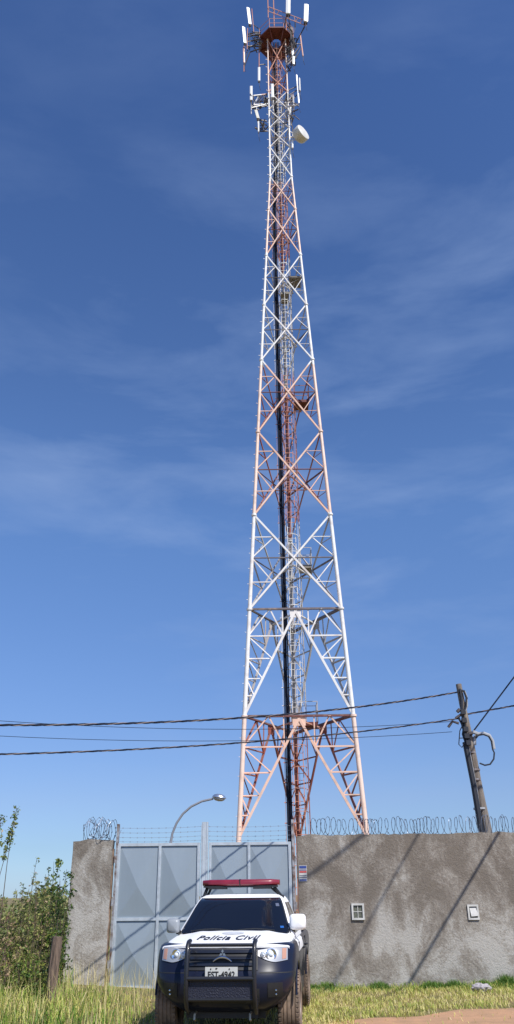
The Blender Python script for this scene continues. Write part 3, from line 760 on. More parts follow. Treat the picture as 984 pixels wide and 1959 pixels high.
def vis_wire(pts, la, lb, r, label, thin=False, ext=6, D0=PD-.1, D1=None):
    p0 = at(*pts[0], D0)
    D1 = D1 or solveD(*pts[2], la, lb)
    p1 = at(*pts[2], D1); pm = planD(*pts[1], p0, p1)
    # parameter by plan position
    path = []
    tm = (pm-p0).length/(p1-p0).length
    n = 40; 
    for i in range(n+14):
        t = i/n
        # lagrange through (0,p0),(tm,pm),(1,p1)
        l0 = (t-tm)*(t-1)/(tm); lm = t*(t-1)/(tm*(tm-1)); l1 = t*(t-tm)/(1-tm)
        path.append(p0*l0+pm*lm+p1*l1)
    print('wire', label[:30], 'D1', D1)
    return twisted(path, r, label, thin=thin), path
vis_wire(((876, 1324), (480, 1372), (0, 1387)), (552, 1617), (480, 1667), .019, 'thick twisted power cable, highest one, from the top of the leaning pole')
vis_wire(((880, 1374), (460, 1421), (0, 1443)), (510, 1608), (345, 1740), .0155, 'twisted power cable, lowest of those crossing the tower base')
vis_wire(((868, 1380), (500, 1395), (0, 1379)), None, None, .006, 'thin telephone wire running just below the thick twisted cable', thin=True, D1=17, D0=PD)
vis_wire(((865, 1400), (470, 1417), (0, 1408)), None, None, .006, 'thin wire between the two twisted cables', thin=True, D1=17.5, D0=PD)
a = at(884, 1368, PD); b = at(984, 1350, 19.6); c = at(1120, 1322, 20.6)
twisted([a, b, c, c+(c-b)], .019, 'twisted cable continuing right from the leaning pole')
P3 = at(905, 1400, PD-.1)
dD = solveD(1100, 1141, (800, 1597), (640, 1880), 4, 18.5)
p3 = at(1100, 1141, dD); print('W3 D', dD, p3)
mdp = (P3+p3)/2
twisted([P3, P3.lerp(mdp, .5), mdp, mdp.lerp(p3, .5), p3, p3+(p3-P3)*.6], .017, 'straight black cable rising steeply to the right from the leaning pole', thin=True)
def offwire(A, Bq, hq, tz, r, label, ex=.5):
    A = at(*A, WY); Bq = at(*Bq, WY); u = (A-Bq)/(A.z-Bq.z)
    Q = A+u*(hq-A.z); E = Bq+SUN*((tz-Bq.z)/SUN.z)
    s0 = Q+(Q-E)*.12
    twisted([s0, Q, E, E+(E-Q)*.5+SUN*7], r, label, thin=True)
offwire((955, 1593), (775, 1895), 5.6, 6.6, .03, 'black overhead cable outside the frame whose shadow crosses the right wall', ex=3)
offwire((800, 1597), (640, 1880), 8.2, 9.4, .022, 'added black cable outside the frame whose thin shadow crosses the wall between the two boxes', ex=3)  # unseen cable added to cast the shadow between the wall boxes
offwire((697, 1597), (590, 1676), 6.0, 10.5, .03, 'black overhead cable outside the frame whose short shadow lies above the notice', ex=3)

pole_obj((7.55, 18.9, 0), (7.5, 18.8, 9.2), .16, .10, 'upright wooden utility pole behind the right wall, beyond the right picture edge')
# ------------------------------------------------------------------ street lamp
LD = 24
lt = thing('street_lamp', (at(322, 1640, LD).x-.05, LD, 0), 'curved arm street lamp with silver oval head, rising behind the gate', 'street lamp')
LO = Vector(lt.location)
lp = [Vector((0, 0, 0)), Vector((0, 0, 2.2))]+[at(*p, LD)-LO for p in ((327, 1612), (330, 1595), (338, 1575), (350, 1557), (366, 1543), (386, 1533), (408, 1528))]
s = MB(); s.tube(lp, [.07, .06, .04]+[.032]*6, 8); s.build('arm', mat('grey_lamp_pole', (.33, .33, .36), .5, .3, var=.2), lt, smooth=True)
hc = at(419.5, 1526, LD)-LO; M = Matrix.Translation(hc) @ Matrix.Rotation(R(8), 4, 'Y')
s = MB(); n = 20; V = []; Fs = []
prof = [(-.19, .03), (-.16, .07), (-.08, .10), (.04, .115), (.14, .09), (.19, .045), (.205, .0)]
s.lathe([(0, .1), (.08, .095), (.15, .07), (.19, .03), (.2, -.0), (.19, -.012), (0, -.012)], 24, M @ Matrix.Diagonal((1, .7, 1, 1))); s.build('lamp_head', mat('spun_aluminium', (.75, .76, .78), .25, .9), lt, smooth=True)
s = MB(); s.lathe([(.17, -.013), (.16, -.05), (.10, -.085), (0, -.1)], 24, M @ Matrix.Diagonal((1, .7, 1, 1))); s.build('lamp_glass', mat('lamp_glass', (.45, .43, .42), .15), lt, smooth=True)

# ------------------------------------------------------------------ police pickup
m_navy = mat('navy_paint', (.009, .012, .032), .30, 0, coat=.2, spec=.2, col2=(.012, .015, .030), vscale=5)
m_wpaint = mat('white_car_paint', (.84, .84, .84), .5, 0, coat=.04, var=.04, vscale=3, spec=.25)
m_blkpl = mat('black_plastic', (.018, .019, .022), .55, var=.3, vscale=20)
m_glass = mat('tinted_glass', (.006, .008, .014), .06, 0, coat=.2)
m_chrome = mat('chrome', (.62, .65, .7), .15, 1)
m_tyre = mat('dusty_tyre', (.12, .092, .07), .9, col2=(.30, .21, .15), vscale=7)
m_bar = mat('powder_coated_bar', (.014, .015, .02), .4, coat=.15)
YAW = R(-5.2)
tx = at(424, 1880, 11.55).x
car = thing('police_pickup', (tx, 11.55, 0.0), 'white and navy police pickup with red light bar and bull bar, parked before the gate', 'pickup truck', rz=YAW)
car.scale = (1.022, 1, 1)
MC = Matrix.Translation((tx, 11.55, 0)) @ Matrix.Rotation(YAW, 4, 'Z') @ Matrix.Diagonal((1.022, 1, 1, 1)); MCi = MC.inverted()
LV = [(.33, .56, .20), (.40, .66, .09), (.47, .75, .035), (.55, .82, .01), (.64, .872, 0), (.72, .888, .012), (.79, .896, .05), (.86, .90, .085), (.94, .90, .115), (1.01, .895, .15), (1.06, .88, .19), (1.085, .85, .24)]
def lerpLV(z, tab, c):
    if z <= tab[0][0]: return tab[0][c]
    for a, b in zip(tab, tab[1:]):
        if z <= b[0]: return a[c]+(b[c]-a[c])*(z-a[0])/(b[0]-a[0])
    return tab[-1][c]
NE = 2.7
def Fy(x, z, tab=LV, n=NE, kd=.56):
    w_ = lerpLV(z, tab, 1); f_ = lerpLV(z, tab, 2); q = min(1, abs(x)/w_)
    return f_+kd*w_*(1-(max(0, 1-q**n))**(1/n))
def ring_pts(z, w_, f_, rear, n=NE, kd=.56, na=44, ns=34):
    P = []
    for i in range(na+1):
        th = -math.pi/2+math.pi*i/na; sn = math.sin(th); cs = max(0, math.cos(th))
        P.append(Vector((w_*math.copysign(abs(sn)**(2/n), sn), f_+kd*w_*(1-cs**(2/n)), z)))
    ys0 = f_+kd*w_
    for i in range(1, ns): P.append(Vector((w_, ys0+(rear-.08-ys0)*i/ns, z)))
    P += [Vector((w_, rear-.08, z)), Vector((w_-.02, rear-.02, z)), Vector((w_-.09, rear, z)), Vector((-w_+.09, rear, z)), Vector((-w_+.02, rear-.02, z)), Vector((-w_, rear-.08, z))]
    for i in range(ns-1, 0, -1): P.append(Vector((-w_, ys0+(rear-.08-ys0)*i/ns, z)))
    return P
s = MB(); rings = [ring_pts(z, w_ if z > .6 else w_, f_, 5.05-.0) for z, w_, f_ in LV]
# rocker of the cabin stays wide low down: use wider lower rings behind the front wheel
for ri, (z, w_, f_) in enumerate(LV):
    for p in rings[ri]:
        if p.y > .75:
            tw = min(1, (p.y-.75)/.3); wide = max(w_, .86 if z < .6 else w_)
            p.x = p.x*(1+(wide/w_-1)*tw)
n = len(rings[0])
for a, b in zip(rings, rings[1:]):
    o = len(s.v); s.v += a+b
    for i in range(n):
        zc = (a[i].z+b[i].z)/2; yc = a[i].y
        s.f.append((o+i, o+(i+1) % n, o+n+(i+1) % n, o+n+i)); s.m.append(1 if zc > .97 and 1.15 < yc < 2.55 else 0)
s.add(rings[0], [tuple(range(n))[::-1]], 0); s.add(rings[-1], [tuple(range(n))], 0)
def weld(o, dist=.0004):
    bm = bmesh.new(); bm.from_mesh(o.data); bmesh.ops.remove_doubles(bm, verts=bm.verts, dist=dist); bmesh.ops.recalc_face_normals(bm, faces=bm.faces); bm.to_mesh(o.data); bm.free()
body = s.build('body', [m_navy, m_wpaint, m_blkpl], car); weld(body)
# wheel arches and load bed cut out
cut = MB()
WFY, WRY, WR_ = .86, 3.86, .372
for yy in (WFY, WRY):
    for sx in (-1, 1):
        M = Matrix.Translation((sx*.78, yy, .40)) @ Matrix.Rotation(R(90), 4, 'Y')
        cut.lathe([(0, -.28), (.455, -.28), (.455, .28), (0, .28)], 36, M, 0)
cutter = cut.build('cutter', m_blkpl, None); weld(cutter)
bed = MB(); bed.box((-.74, 3.55, .62), (.74, 4.95, 1.3)); bedo = bed.build('cutter2', m_blkpl, None)
for c_ in (cutter, bedo):
    c_.parent = car
bpy.context.view_layer.update()
for c_ in (cutter, bedo):
    md = body.modifiers.new('b', 'BOOLEAN'); md.object = c_; md.operation = 'DIFFERENCE'; md.solver = 'EXACT'
dg = bpy.context.evaluated_depsgraph_get(); me = bpy.data.meshes.new_from_object(body.evaluated_get(dg)); body.modifiers.clear(); body.data = me
for c_ in (cutter, bedo): bpy.data.objects.remove(c_, do_unlink=True)
me.polygons.foreach_set('use_smooth', [True]*len(me.polygons)); me.set_sharp_from_angle(angle=R(35))
# dark chassis between wheels
s = MB(); s.box((-.5, .45, .24), (.5, 4.9, .40)); s.box((-.42, .25, .26), (.42, .45, .34)); s.tube([(-.7, WFY, .36), (.7, WFY, .36)], .05, 8); s.tube([(-.7, WRY, .36), (.7, WRY, .36)], .07, 8); s.build('chassis', m_blkpl, car)
# hood
CABT = [(1.06, .845, 1.26), (1.16, .825, 1.33), (1.22, .80, 1.41), (1.35, .745, 1.62), (1.48, .695, 1.83), (1.57, .655, 1.985), (1.625, .615, 2.10), (1.655, .56, 2.22), (1.67, .46, 2.42)]
CABR = [3.46, 3.45, 3.44, 3.38, 3.3, 3.24, 3.18, 3.08, 2.9]
def hoodP(u, v):
    uu = max(-1, min(1, u)); z1 = 1.085-.028*abs(uu)**3
    x1 = uu*.80; y1 = Fy(x1, 1.04)+.015
    x2 = uu*.815; y2 = 1.42+.16*uu*uu*0+.18*abs(uu)**3
    z2 = 1.20-.055*abs(uu)**2.5
    vv = 1-(1-v)**1.7
    x = x1+(x2-x1)*v; y = y1+(y2-y1)*v; z = z1+(z2-z1)*(.35*v+.65*vv)
    # pressed ridge lines
    z += .010*math.exp(-((abs(uu)-.58)/.10)**2)*min(1, v*3)
    return Vector((x, y, z))
s = MB(); nu, nv = 40, 22; P = []
for i in range(-2, nu+3):
    u = -1+2*min(nu, max(0, i))/nu; row = []
    for j in range(-2, nv+1):
        p = hoodP(u, max(0, j)/nv)
        sg_ = 1 if u > 0 else -1
        if i < 0: k_ = -i; p = p+Vector((-.02 if k_ > 0 else 0, 0, -.012 if k_ == 1 else -.12))
        if i > nu: k_ = i-nu; p = p+Vector((.02, 0, -.012 if k_ == 1 else -.12))
        if j == -1: p = p+Vector((0, -.018, -.012))
        if j == -2: p = p+Vector((0, -.012, -.06))
        row.append(p)
    P.append(row)
s.grid(P, flip=False); hood = s.build('hood', m_wpaint, car, smooth=True)
# text on hood
def text_mesh(txt, size, bold=0.0, shear=0, spacing=1.0):
    cu = bpy.data.curves.new('t', 'FONT'); cu.body = txt; cu.size = size; cu.align_x = 'CENTER'; cu.align_y = 'CENTER'; cu.offset = bold; cu.shear = shear; cu.space_character = spacing; cu.resolution_u = 3
    o = bpy.data.objects.new('t', cu); COL.objects.link(o); bpy.context.view_layer.update()
    dg = bpy.context.evaluated_depsgraph_get(); me = bpy.data.meshes.new_from_object(o.evaluated_get(dg)); bpy.data.objects.remove(o, do_unlink=True)
    return me
def hoodZ(x, y):
    # invert hoodP by search
    u = x/.81
    lo, hi = 0, 1
    for _ in range(25):
        md_ = (lo+hi)/2
        if hoodP(u, md_).y < y: lo = md_
        else: hi = md_
    return hoodP(u, (lo+hi)/2).z
def add_text_on_hood(txt, cx, cy, wid, dep, skew=.0):
    me = text_mesh(txt, 1, .022, .2, 1.12)
    bm = bmesh.new(); bm.from_mesh(me); bmesh.ops.triangulate(bm, faces=bm.faces[:])
    bmesh.ops.subdivide_edges(bm, edges=[e for e in bm.edges if e.calc_length() > .15], cuts=3)
    x0 = min(v.co.x for v in bm.verts); x1 = max(v.co.x for v in bm.verts); y0 = min(v.co.y for v in bm.verts); y1 = max(v.co.y for v in bm.verts)
    for v in bm.verts:
        x = cx+((v.co.x-x0)/(x1-x0)-.5)*wid; y = cy+((v.co.y-y0)/(y1-y0)-.5)*dep + .10*(abs(x)/.4)**2*.6
        v.co = (x, y, hoodZ(x, y)+.006)
    bm.to_mesh(me); bm.free(); me.materials.clear(); me.materials.append(mat('black_lettering', (.012, .015, .035), .5)); o = bpy.data.objects.new('hood_lettering', me); COL.objects.link(o); o.parent = hood
add_text_on_hood('Polícia Civil', .01, .60, .82, .34)
# small round crest near the windscreen base (pale)
s = MB(); V = []
for i in range(20):
    a_ = 2*math.pi*i/20; x = .02+.15*math.cos(a_); y = 1.02+.13*math.sin(a_); V.append((x, y, hoodZ(x, y)+.005))
s.add(V, [tuple(range(20))]); s.build('faded_crest', mat('pale_crest', (.66, .68, .71), .5, var=.2, vscale=25), hood, rec=False)
# cab
s = MB(); rg = [ring_pts(z, w_, f_, r_, n=3.2, kd=.30, na=40, ns=10) for (z, w_, f_), r_ in zip(CABT, CABR)]; n = len(rg[0])
for a, b in zip(rg, rg[1:]):
    o = len(s.v); s.v += a+b; s.f += [(o+i, o+(i+1) % n, o+n+(i+1) % n, o+n+i) for i in range(n)]; s.m += [0]*n
cpt = Vector((0, (CABT[-1][2]+CABR[-1])/2+0, 1.678)); s.add(rg[-1]+[cpt], [(i, (i+1) % n, n) for i in range(n)])
cab = s.build('cab', m_wpaint, car, smooth=True); weld(cab)
cab.data.polygons.foreach_set('use_smooth', [True]*len(cab.data.polygons)); cab.data.set_sharp_from_angle(angle=R(50))
def fpatch(name, fz0, fz1, x0, x1, m, off=.006, nx=16, nz=6, tab=LV, n=NE, kd=.56, parent=car, thick=.012, xw=None):
    """panel that follows the front surface between two outline curves; real thickness"""
    s = MB(); A = []; Bk = []
    for i in range(nx+1):
        t = i/nx; row = []; rb = []
        for j in range(nz+1):
            q = j/nz
            if xw:  # x given as fraction of the local width
                zz_ = fz0(0)+(fz1(0)-fz0(0))*q; fr = x0+(x1-x0)*t; x = fr*lerpLV(zz_, tab, 1); zz_ = fz0(fr)+(fz1(fr)-fz0(fr))*q; x = fr*lerpLV(zz_, tab, 1)
            else:
                x = x0+(x1-x0)*t; zz_ = fz0(x)+(fz1(x)-fz0(x))*q
            y = Fy(x, zz_, tab, n, kd)
            row.append(Vector((x, y-off, zz_))); rb.append(Vector((x, y-off+thick, zz_)))
        A.append(row); Bk.append(rb)
    s.grid(A); s.grid(Bk, flip=True); s.grid([A[0], Bk[0]]); s.grid([A[-1], Bk[-1]])
    s.grid([[r[0] for r in A], [r[0] for r in Bk]]); s.grid([[r[-1] for r in A], [r[-1] for r in Bk]])
    o = s.build(name, m, parent); weld(o); o.data.polygons.foreach_set('use_smooth', [True]*len(o.data.polygons)); o.data.set_sharp_from_angle(angle=R(40)); return o
wsk = dict(tab=CABT, n=3.2, kd=.30, xw=True)
fpatch('windscreen_seal', lambda x: 1.155, lambda x: 1.617, -.955, .955, m_blkpl, off=.006, nx=24, nz=10, **wsk)
ws = fpatch('windscreen', lambda x: 1.165, lambda x: 1.607, -.93, .93, m_glass, off=.014, nx=24, nz=10, **wsk)
fpatch('sticker', lambda x: 1.225, lambda x: 1.25, .80, .86, mat('blue_sticker', (.02, .12, .4), .4), off=.018, nx=2, nz=1, parent=ws, **wsk)
fpatch('sticker', lambda x: 1.50, lambda x: 1.54, .80, .87, mat('grey_sticker', (.12, .14, .2), .4), off=.018, nx=2, nz=1, parent=ws, **wsk)
# wipers
for (a, b) in (((-.62, 1.185), (-.02, 1.195)), ((-.02, 1.185), (.56, 1.2))):
    s = MB(); s.tube([Vector((a[0]+(b[0]-a[0])*t/6, Fy(a[0]+(b[0]-a[0])*t/6, a[1]+.02*t/6, CABT, 3.2, .3)-.03, a[1]+.01+.025*math.sin(t/6*3.14))) for t in range(7)], .008, 5); s.build('wiper', m_blkpl, car)
# side windows
for sx in (-1, 1):
    for (ya, yb, yc_, yd) in ((1.66, 2.50, 2.12, 2.48), (2.60, 3.22, 2.58, 3.05)):
        s = MB(); A = []; Bk = []
        for j in range(6):
            q = j/5; z = 1.15+.40*q; xw_ = lerpLV(z, CABT, 1); y0_ = ya+(yc_-ya)*q; y1_ = yb+(yd-yb)*q
            A.append([Vector((sx*(xw_+.004), y0_+(y1_-y0_)*t/6, z)) for t in range(7)]); Bk.append([Vector((sx*(xw_-.012), y0_+(y1_-y0_)*t/6, z)) for t in range(7)])
        s.grid(A); s.grid(Bk, flip=True); s.grid([A[0], Bk[0]]); s.grid([A[-1], Bk[-1]]); s.grid([[r[0] for r in A], [r[0] for r in Bk]]); s.grid([[r[-1] for r in A], [r[-1] for r in Bk]])
        s.build('side_window', m_glass, car)
    # door seams and handles
    for yy in (1.42, 2.52, 3.36):
        s = MB(); s.box((sx*.878-.012, yy, .55), (sx*.89+.012, yy+.012, 1.05)); s.build('door_seam', m_blkpl, car)
    for yy in (2.3, 3.15):
        s = MB(); s.tube([(sx*.905, yy, .93), (sx*.93, yy+.04, .935), (sx*.93, yy+.15, .935), (sx*.905, yy+.19, .93)], .013, 6); s.build('door_handle', m_blkpl, car)
# grille
gzl = lambda x: .80; gzh = lambda x: 1.045-.02*abs(x/.42)
fpatch('grille', gzl, gzh, -.44, .44, m_blkpl, off=.012, nx=16, nz=4)
gr = bpy.data.objects['grille']
for zc in (.865, .935, 1.005):
    fpatch('grille_slat', lambda x, zc=zc: zc-.016, lambda x, zc=zc: zc+.016, -.41, .41, mat('dark_slat', (.014, .016, .024), .25, coat=.3), off=.032, nx=14, nz=2, parent=gr, thick=.03)
# chrome arch under the emblem
s = MB(); A = []
for i in range(17):
    t = -1+2*i/16; x = .115*t; z = .942-.048*abs(t)**2.0; A.append(Vector((x, Fy(x, .93)-.055, z)))
s.tube(A, [.008+.012*(1-abs(-1+2*i/16)) for i in range(17)], 8); s.build('chrome_trim', m_chrome, gr, smooth=True)
# three diamond emblem
s = MB(); y0e = Fy(0, .97)-.06; sc = .042
cz0 = .985
for an in (90, 210, 330):
    a_ = R(an); u = Vector((math.cos(a_), 0, math.sin(a_))); vv_ = Vector((-math.sin(a_), 0, math.cos(a_))); o_ = Vector((0, y0e, cz0))
    q = [o_, o_+u*sc*.58+vv_*sc*.36, o_+u*sc*1.16, o_+u*sc*.58-vv_*sc*.36]
    s.add([p for p in q]+[p+Vector((0, .015, 0)) for p in q], [(0,1,2,3), (7,6,5,4), (0,4,5,1), (1,5,6,2), (2,6,7,3), (3,7,4,0)])
s.build('three_diamond_emblem', mat('emblem_silver', (.45, .55, .75), .2, .9), gr)
# lower intake, bumper details
fpatch('air_intake', lambda x: .44, lambda x: .60, -.46, .46, m_dark, off=.01, nx=14, nz=3)
for sx in (-1, 1):
    fpatch('fog_lamp_recess', lambda x: .50+.0*x, lambda x: .66, sx*.56, sx*.74, m_blkpl, off=.008, nx=8, nz=3)
    for i in range(2):
        x = sx*(.62+.035*i*0); z = .53+.045*i
        M = Matrix.Translation((sx*.66, Fy(.66, z)-.012, z)) @ Matrix.Rotation(R(90), 4, 'X')
        s = MB(); s.lathe([(0, .006), (.010, .004), (.013, -.01)], 12, M); s.build('reflector', m_chrome, car)
    # headlamps
    def lo_(x): t = (abs(x)-.43)/.37; return .955-.075*math.sin(min(1, max(0, t*1.5))*1.57)+.05*max(0, t-.6)
    def hi_(x): t = (abs(x)-.43)/.37; return 1.015+.035*min(1, t*1.6)-.005*t
    a_, b_ = (.435, .80) if sx > 0 else (-.80, -.435)
    hl = fpatch('headlight', lo_, hi_, a_, b_, mat('lamp_housing', (.50, .50, .50), .22, .4, coat=.6), off=.012, nx=18, nz=6)
    c_, d_ = (.735, .785) if sx > 0 else (-.785, -.735)
    fpatch('indicator', lambda x: lo_(x)+.018, lambda x: hi_(x)-.015, c_, d_, mat('amber_lens', (.50, .27, .19), .2, coat=.5), off=.017, nx=6, nz=4, parent=hl)
    for (cx_, rr_, mm_) in ((.60, .062, m_chrome), (.505, .034, m_chrome)):
        zc = .965; yy = Fy(cx_, zc)-.020
        nrm = Vector((sx*(Fy(cx_+.01, zc)-Fy(cx_-.01, zc))/.02, -1, 0)).normalized()
        M = Matrix.Translation((sx*cx_, yy, zc)) @ nrm.to_track_quat('Z', 'Y').to_matrix().to_4x4()
        s = MB(); s.lathe([(rr_*1.12, -.02), (rr_*1.12, .012), (rr_, .014), (rr_*.8, .004), (rr_*.5, -.004)], 24, M); s.build('reflector_bowl', mat('lamp_chrome', (.85, .87, .9), .12, 1), hl, smooth=True)
        s = MB(); s.lathe([(rr_*.5, -.004), (rr_*.45, .012), (rr_*.25, .022), (0, .026)], 20, M); s.build('bulb_lens', mat('lamp_lens', (.75, .8, .86), .08, 0, coat=.8), hl, smooth=True)
for sx in (-1, 1):
    a_, b_ = (.46, .868) if sx > 0 else (-.868, -.46)
    fpatch('bumper_seam', lambda x: .775-.02*abs(x), lambda x: .785-.02*abs(x), a_, b_, m_dark, off=.003, nx=20, nz=1)
# number plate
pz0, pz1 = .705, .84; py_ = Fy(0, .7)-.035
s = MB(); s.box((-.20, py_, pz0), (.20, py_+.03, pz1)); plate = s.build('number_plate', mat('plate_white', (.62, .62, .58), .45, var=.1, vscale=20), car)
me = text_mesh('EST-4942', .092, .003, 0, 1.02); me.materials.clear(); me.materials.append(m_dark)
o = bpy.data.objects.new('plate_lettering', me); COL.objects.link(o); o.parent = plate; o.matrix_local = Matrix.Translation((0, py_-.003, pz0+.050)) @ Matrix.Rotation(R(90), 4, 'X') @ Matrix.Diagonal((.93, 1, 1, 1))
me = text_mesh('SP', .026, .001); me.materials.clear(); me.materials.append(m_dark)
o = bpy.data.objects.new('plate_lettering', me); COL.objects.link(o); o.parent = plate; o.matrix_local = Matrix.Translation((-.06, py_-.003, pz1-.018)) @ Matrix.Rotation(R(90), 4, 'X')
s = MB()
for x in (-.13, .1): s.tube([(x, py_-.006, pz1-.02), (x, py_, pz1-.02)], .008, 8)
s.build('screw', m_dark, plate)
# bull bar
bb = bpy.data.objects.new('bull_bar', None); COL.objects.link(bb); bb.parent = car
by = -.10
for sx in (-.415, .415):
    s = MB(); s.tube([(sx, by+.20, 1.125), (sx, by+.10, 1.118), (sx, by+.03, 1.08), (sx, by, 1.0), (sx, by-.03, .75), (sx, by-.02, .55), (sx, by+.05, .42), (sx, by+.2, .34)], .028, 10); s.build('upright', m_bar, bb, smooth=True)
for (z, yo, r_) in ((1.085, .05, .020), (.722, -.03, .026), (.495, .02, .024)):
    s = MB(); s.tube([(-.415, by+yo, z), (.415, by+yo, z)], r_, 10); s.build('cross_tube', m_bar, bb, smooth=True)
for sx in (-1, 1):
    s = MB(); s.box((sx*.425-.02, by+.05, .42), (sx*.425+.02, .3, .50)); s.build('bar_bracket', m_bar, bb)
s = MB(); s.box((-.40, by+.0, .51), (.40, by+.012, .70)); s.build('skid_mesh', mat('dark_mesh_plate', (.012, .014, .03), .5, bump=.6, bscale=60), bb)
# wheels
def wheel(sx, yy):
    wh = bpy.data.objects.new('wheel', None); COL.objects.link(wh); wh.parent = car; wh.location = (sx*.785, yy, WR_)
    M = Matrix.Rotation(R(90)*sx, 4, 'Y')
    s = MB(); hw_ = .135
    prof = [(.215, -hw_+.03), (.235, -hw_), (.30, -hw_-.006), (.345, -hw_+.004), (.364, -hw_+.022)]
    for gx in (-.075, -.027, .027, .075): prof += [(.372, gx-.012), (.360, gx-.006), (.360, gx+.006), (.372, gx+.012)]
    prof += [(.364, hw_-.022), (.345, hw_-.004), (.30, hw_+.006), (.235, hw_), (.215, hw_-.03)]
    s.lathe(prof, 48, M)                                           # tread blocks on the shoulders
    for i in range(44):
        a_ = 2*math.pi*i/44
        for e in (-1, 1):
            Mb = M @ Matrix.Rotation(a_, 4, 'Z') @ Matrix.Translation((.366, 0, e*.112))
            s.box((-.01, -.016, -.018), (.008, .016, .018), M=Mb)
    s.build('tyre', m_tyre, wh, smooth=True)
    s = MB(); s.lathe([(0, .06), (.05, .07), (.09, .05), (.19, .075), (.215, .11), (.222, .125), (.222, -.1), (.2, -.1)], 32, M); s.build('rim', mat('dusty_alloy', (.30, .25, .22), .5, .5, var=.4, vscale=9), wh, smooth=True)
for sx in (-1, 1): wheel(sx, WFY); wheel(sx, WRY)
# mudguard lips
for yy in (WFY, WRY):
    for sx in (-1, 1):
        s = MB(); s.tube([(sx*.893, yy+.462*math.cos(R(a_)), .40+.462*math.sin(R(a_))) for a_ in range(8, 173, 8)], .014, 6); s.build('arch_lip', m_navy, car, smooth=True)
s = MB()
for sx in (-1, 1): s.box((sx*.80-.1, WFY+.42, .12), (sx*.80+.1, WFY+.432, .42))
s.build('mud_flap', m_blkpl, car)
# tow hooks
for sx in (-1, 1):
    s = MB(); s.tube([(sx*.34, .28, .34), (sx*.34, .1, .32), (sx*.34, .08, .27), (sx*.34, .16, .25)], .014, 6); s.build('tow_hook', mat('hook_steel', (.45, .40, .3), .5, .6), car)
# mirrors
def mirror(px, py, sx, mm, wd, hd, D=12.95):
    c = MCi @ at(px, py, D)
    s = MB(); V = []
    nu_, nv_ = 16, 9
    for i in range(nv_+1):
        ph = -math.pi/2+math.pi*i/nv_
        for j in range(nu_):
            th = 2*math.pi*j/nu_
            cx_ = math.copysign(abs(math.cos(th))**.45, math.cos(th)); cz_ = math.copysign(abs(math.sin(th))**.45, math.sin(th)); cp = max(0, math.cos(ph))**.5
            V.append((c.x+wd/2*cx_*cp, c.y+.07*math.sin(ph), c.z+hd/2*cz_*cp))
    Fs = []
    for i in range(nv_):
        for j in range(nu_): Fs.append((i*nu_+j, i*nu_+(j+1) % nu_, (i+1)*nu_+(j+1) % nu_, (i+1)*nu_+j))
    s.add(V, Fs); o = s.build('side_mirror', mm, car, smooth=True)
    s = MB(); s.tube([(c.x-sx*wd*.3, c.y+.02, c.z-hd*.42), (sx*.80, 1.75, 1.16)], .03, 8); s.build('mirror_arm', m_blkpl, o)
    s = MB(); s.box((c.x-wd*.42, c.y+.066, c.z-hd*.4), (c.x+wd*.42, c.y+.074, c.z+hd*.4)); s.build('mirror_glass', m_chrome, o)
mirror(570, 1763.5, 1, m_wpaint, .235, .21); mirror(332, 1771, -1, mat('gate_reflection_grey', (.28, .30, .32), .35, coat=.3), .19, .19)  # left shell coloured grey to stand for the gate's reflection
# light bar
m_lb = mat('red_lens', (.24, .018, .035), .3, coat=.35, var=.25, vscale=6)
lc = MCi @ at(461, 1689.5, 14.0); lb = bpy.data.objects.new('light_bar', None); COL.objects.link(lb); lb.parent = car
def barprof(x): k = abs(x)/.60; return (1-.35*max(0, k-.8)/.2*1)
s = MB(); A = []
for i in range(31):
    x = -.60+1.2*i/30; k = barprof(x); row = []
    for a_ in range(0, 360, 24):
        ca, sa = math.cos(R(a_)), math.sin(R(a_)); row.append(Vector((lc.x+x, lc.y+.13*k*math.copysign(abs(ca)**.6, ca)-.06*0+.10*(abs(x)/.6)**2, lc.z+.056*(.55+.45*k)*math.copysign(abs(sa)**.6, sa)*(1 if sa > 0 else .75))))
    A.append(row+[row[0]])
s.grid(A); s.add(A[0][:-1], [tuple(range(15))]); s.add(A[-1][:-1], [tuple(range(15))[::-1]])
s.build('red_lens', m_lb, lb, smooth=True)
s = MB(); s.box((lc.x-.57, lc.y-.09, lc.z-.062), (lc.x+.57, lc.y+.11, lc.z-.038)); s.box((lc.x-.50, lc.y-.10, lc.z-.085), (lc.x-.22, lc.y+.1, lc.z-.055)); s.box((lc.x+.20, lc.y-.10, lc.z-.085), (lc.x+.48, lc.y+.1, lc.z-.055)); s.build('bar_base', m_blkpl, lb)
s = MB(); s.box((lc.x-.006, lc.y-.135, lc.z-.05), (lc.x+.006, lc.y+.12, lc.z+.058)); s.build('divider', m_blkpl, lb)
for sx in (-1, 1):
    s = MB(); s.bar((lc.x+sx*.52, lc.y, lc.z-.06), (sx*.60, 2.38, 1.63), .04); s.bar((lc.x+sx*.46, lc.y, lc.z-.06), (sx*.56, 2.5, 1.65), .03); s.box((sx*.58-.05, 2.33, 1.615), (sx*.58+.05, 2.52, 1.65)); s.build('mounting_foot', m_blkpl, lb)
# bed rails and tailgate hint
s = MB(); s.tube([(-.8, 3.6, 1.10), (-.8, 4.9, 1.10)], .02, 6); s.tube([(.8, 3.6, 1.10), (.8, 4.9, 1.10)], .02, 6); s.build('bed_rail', m_blkpl, car)

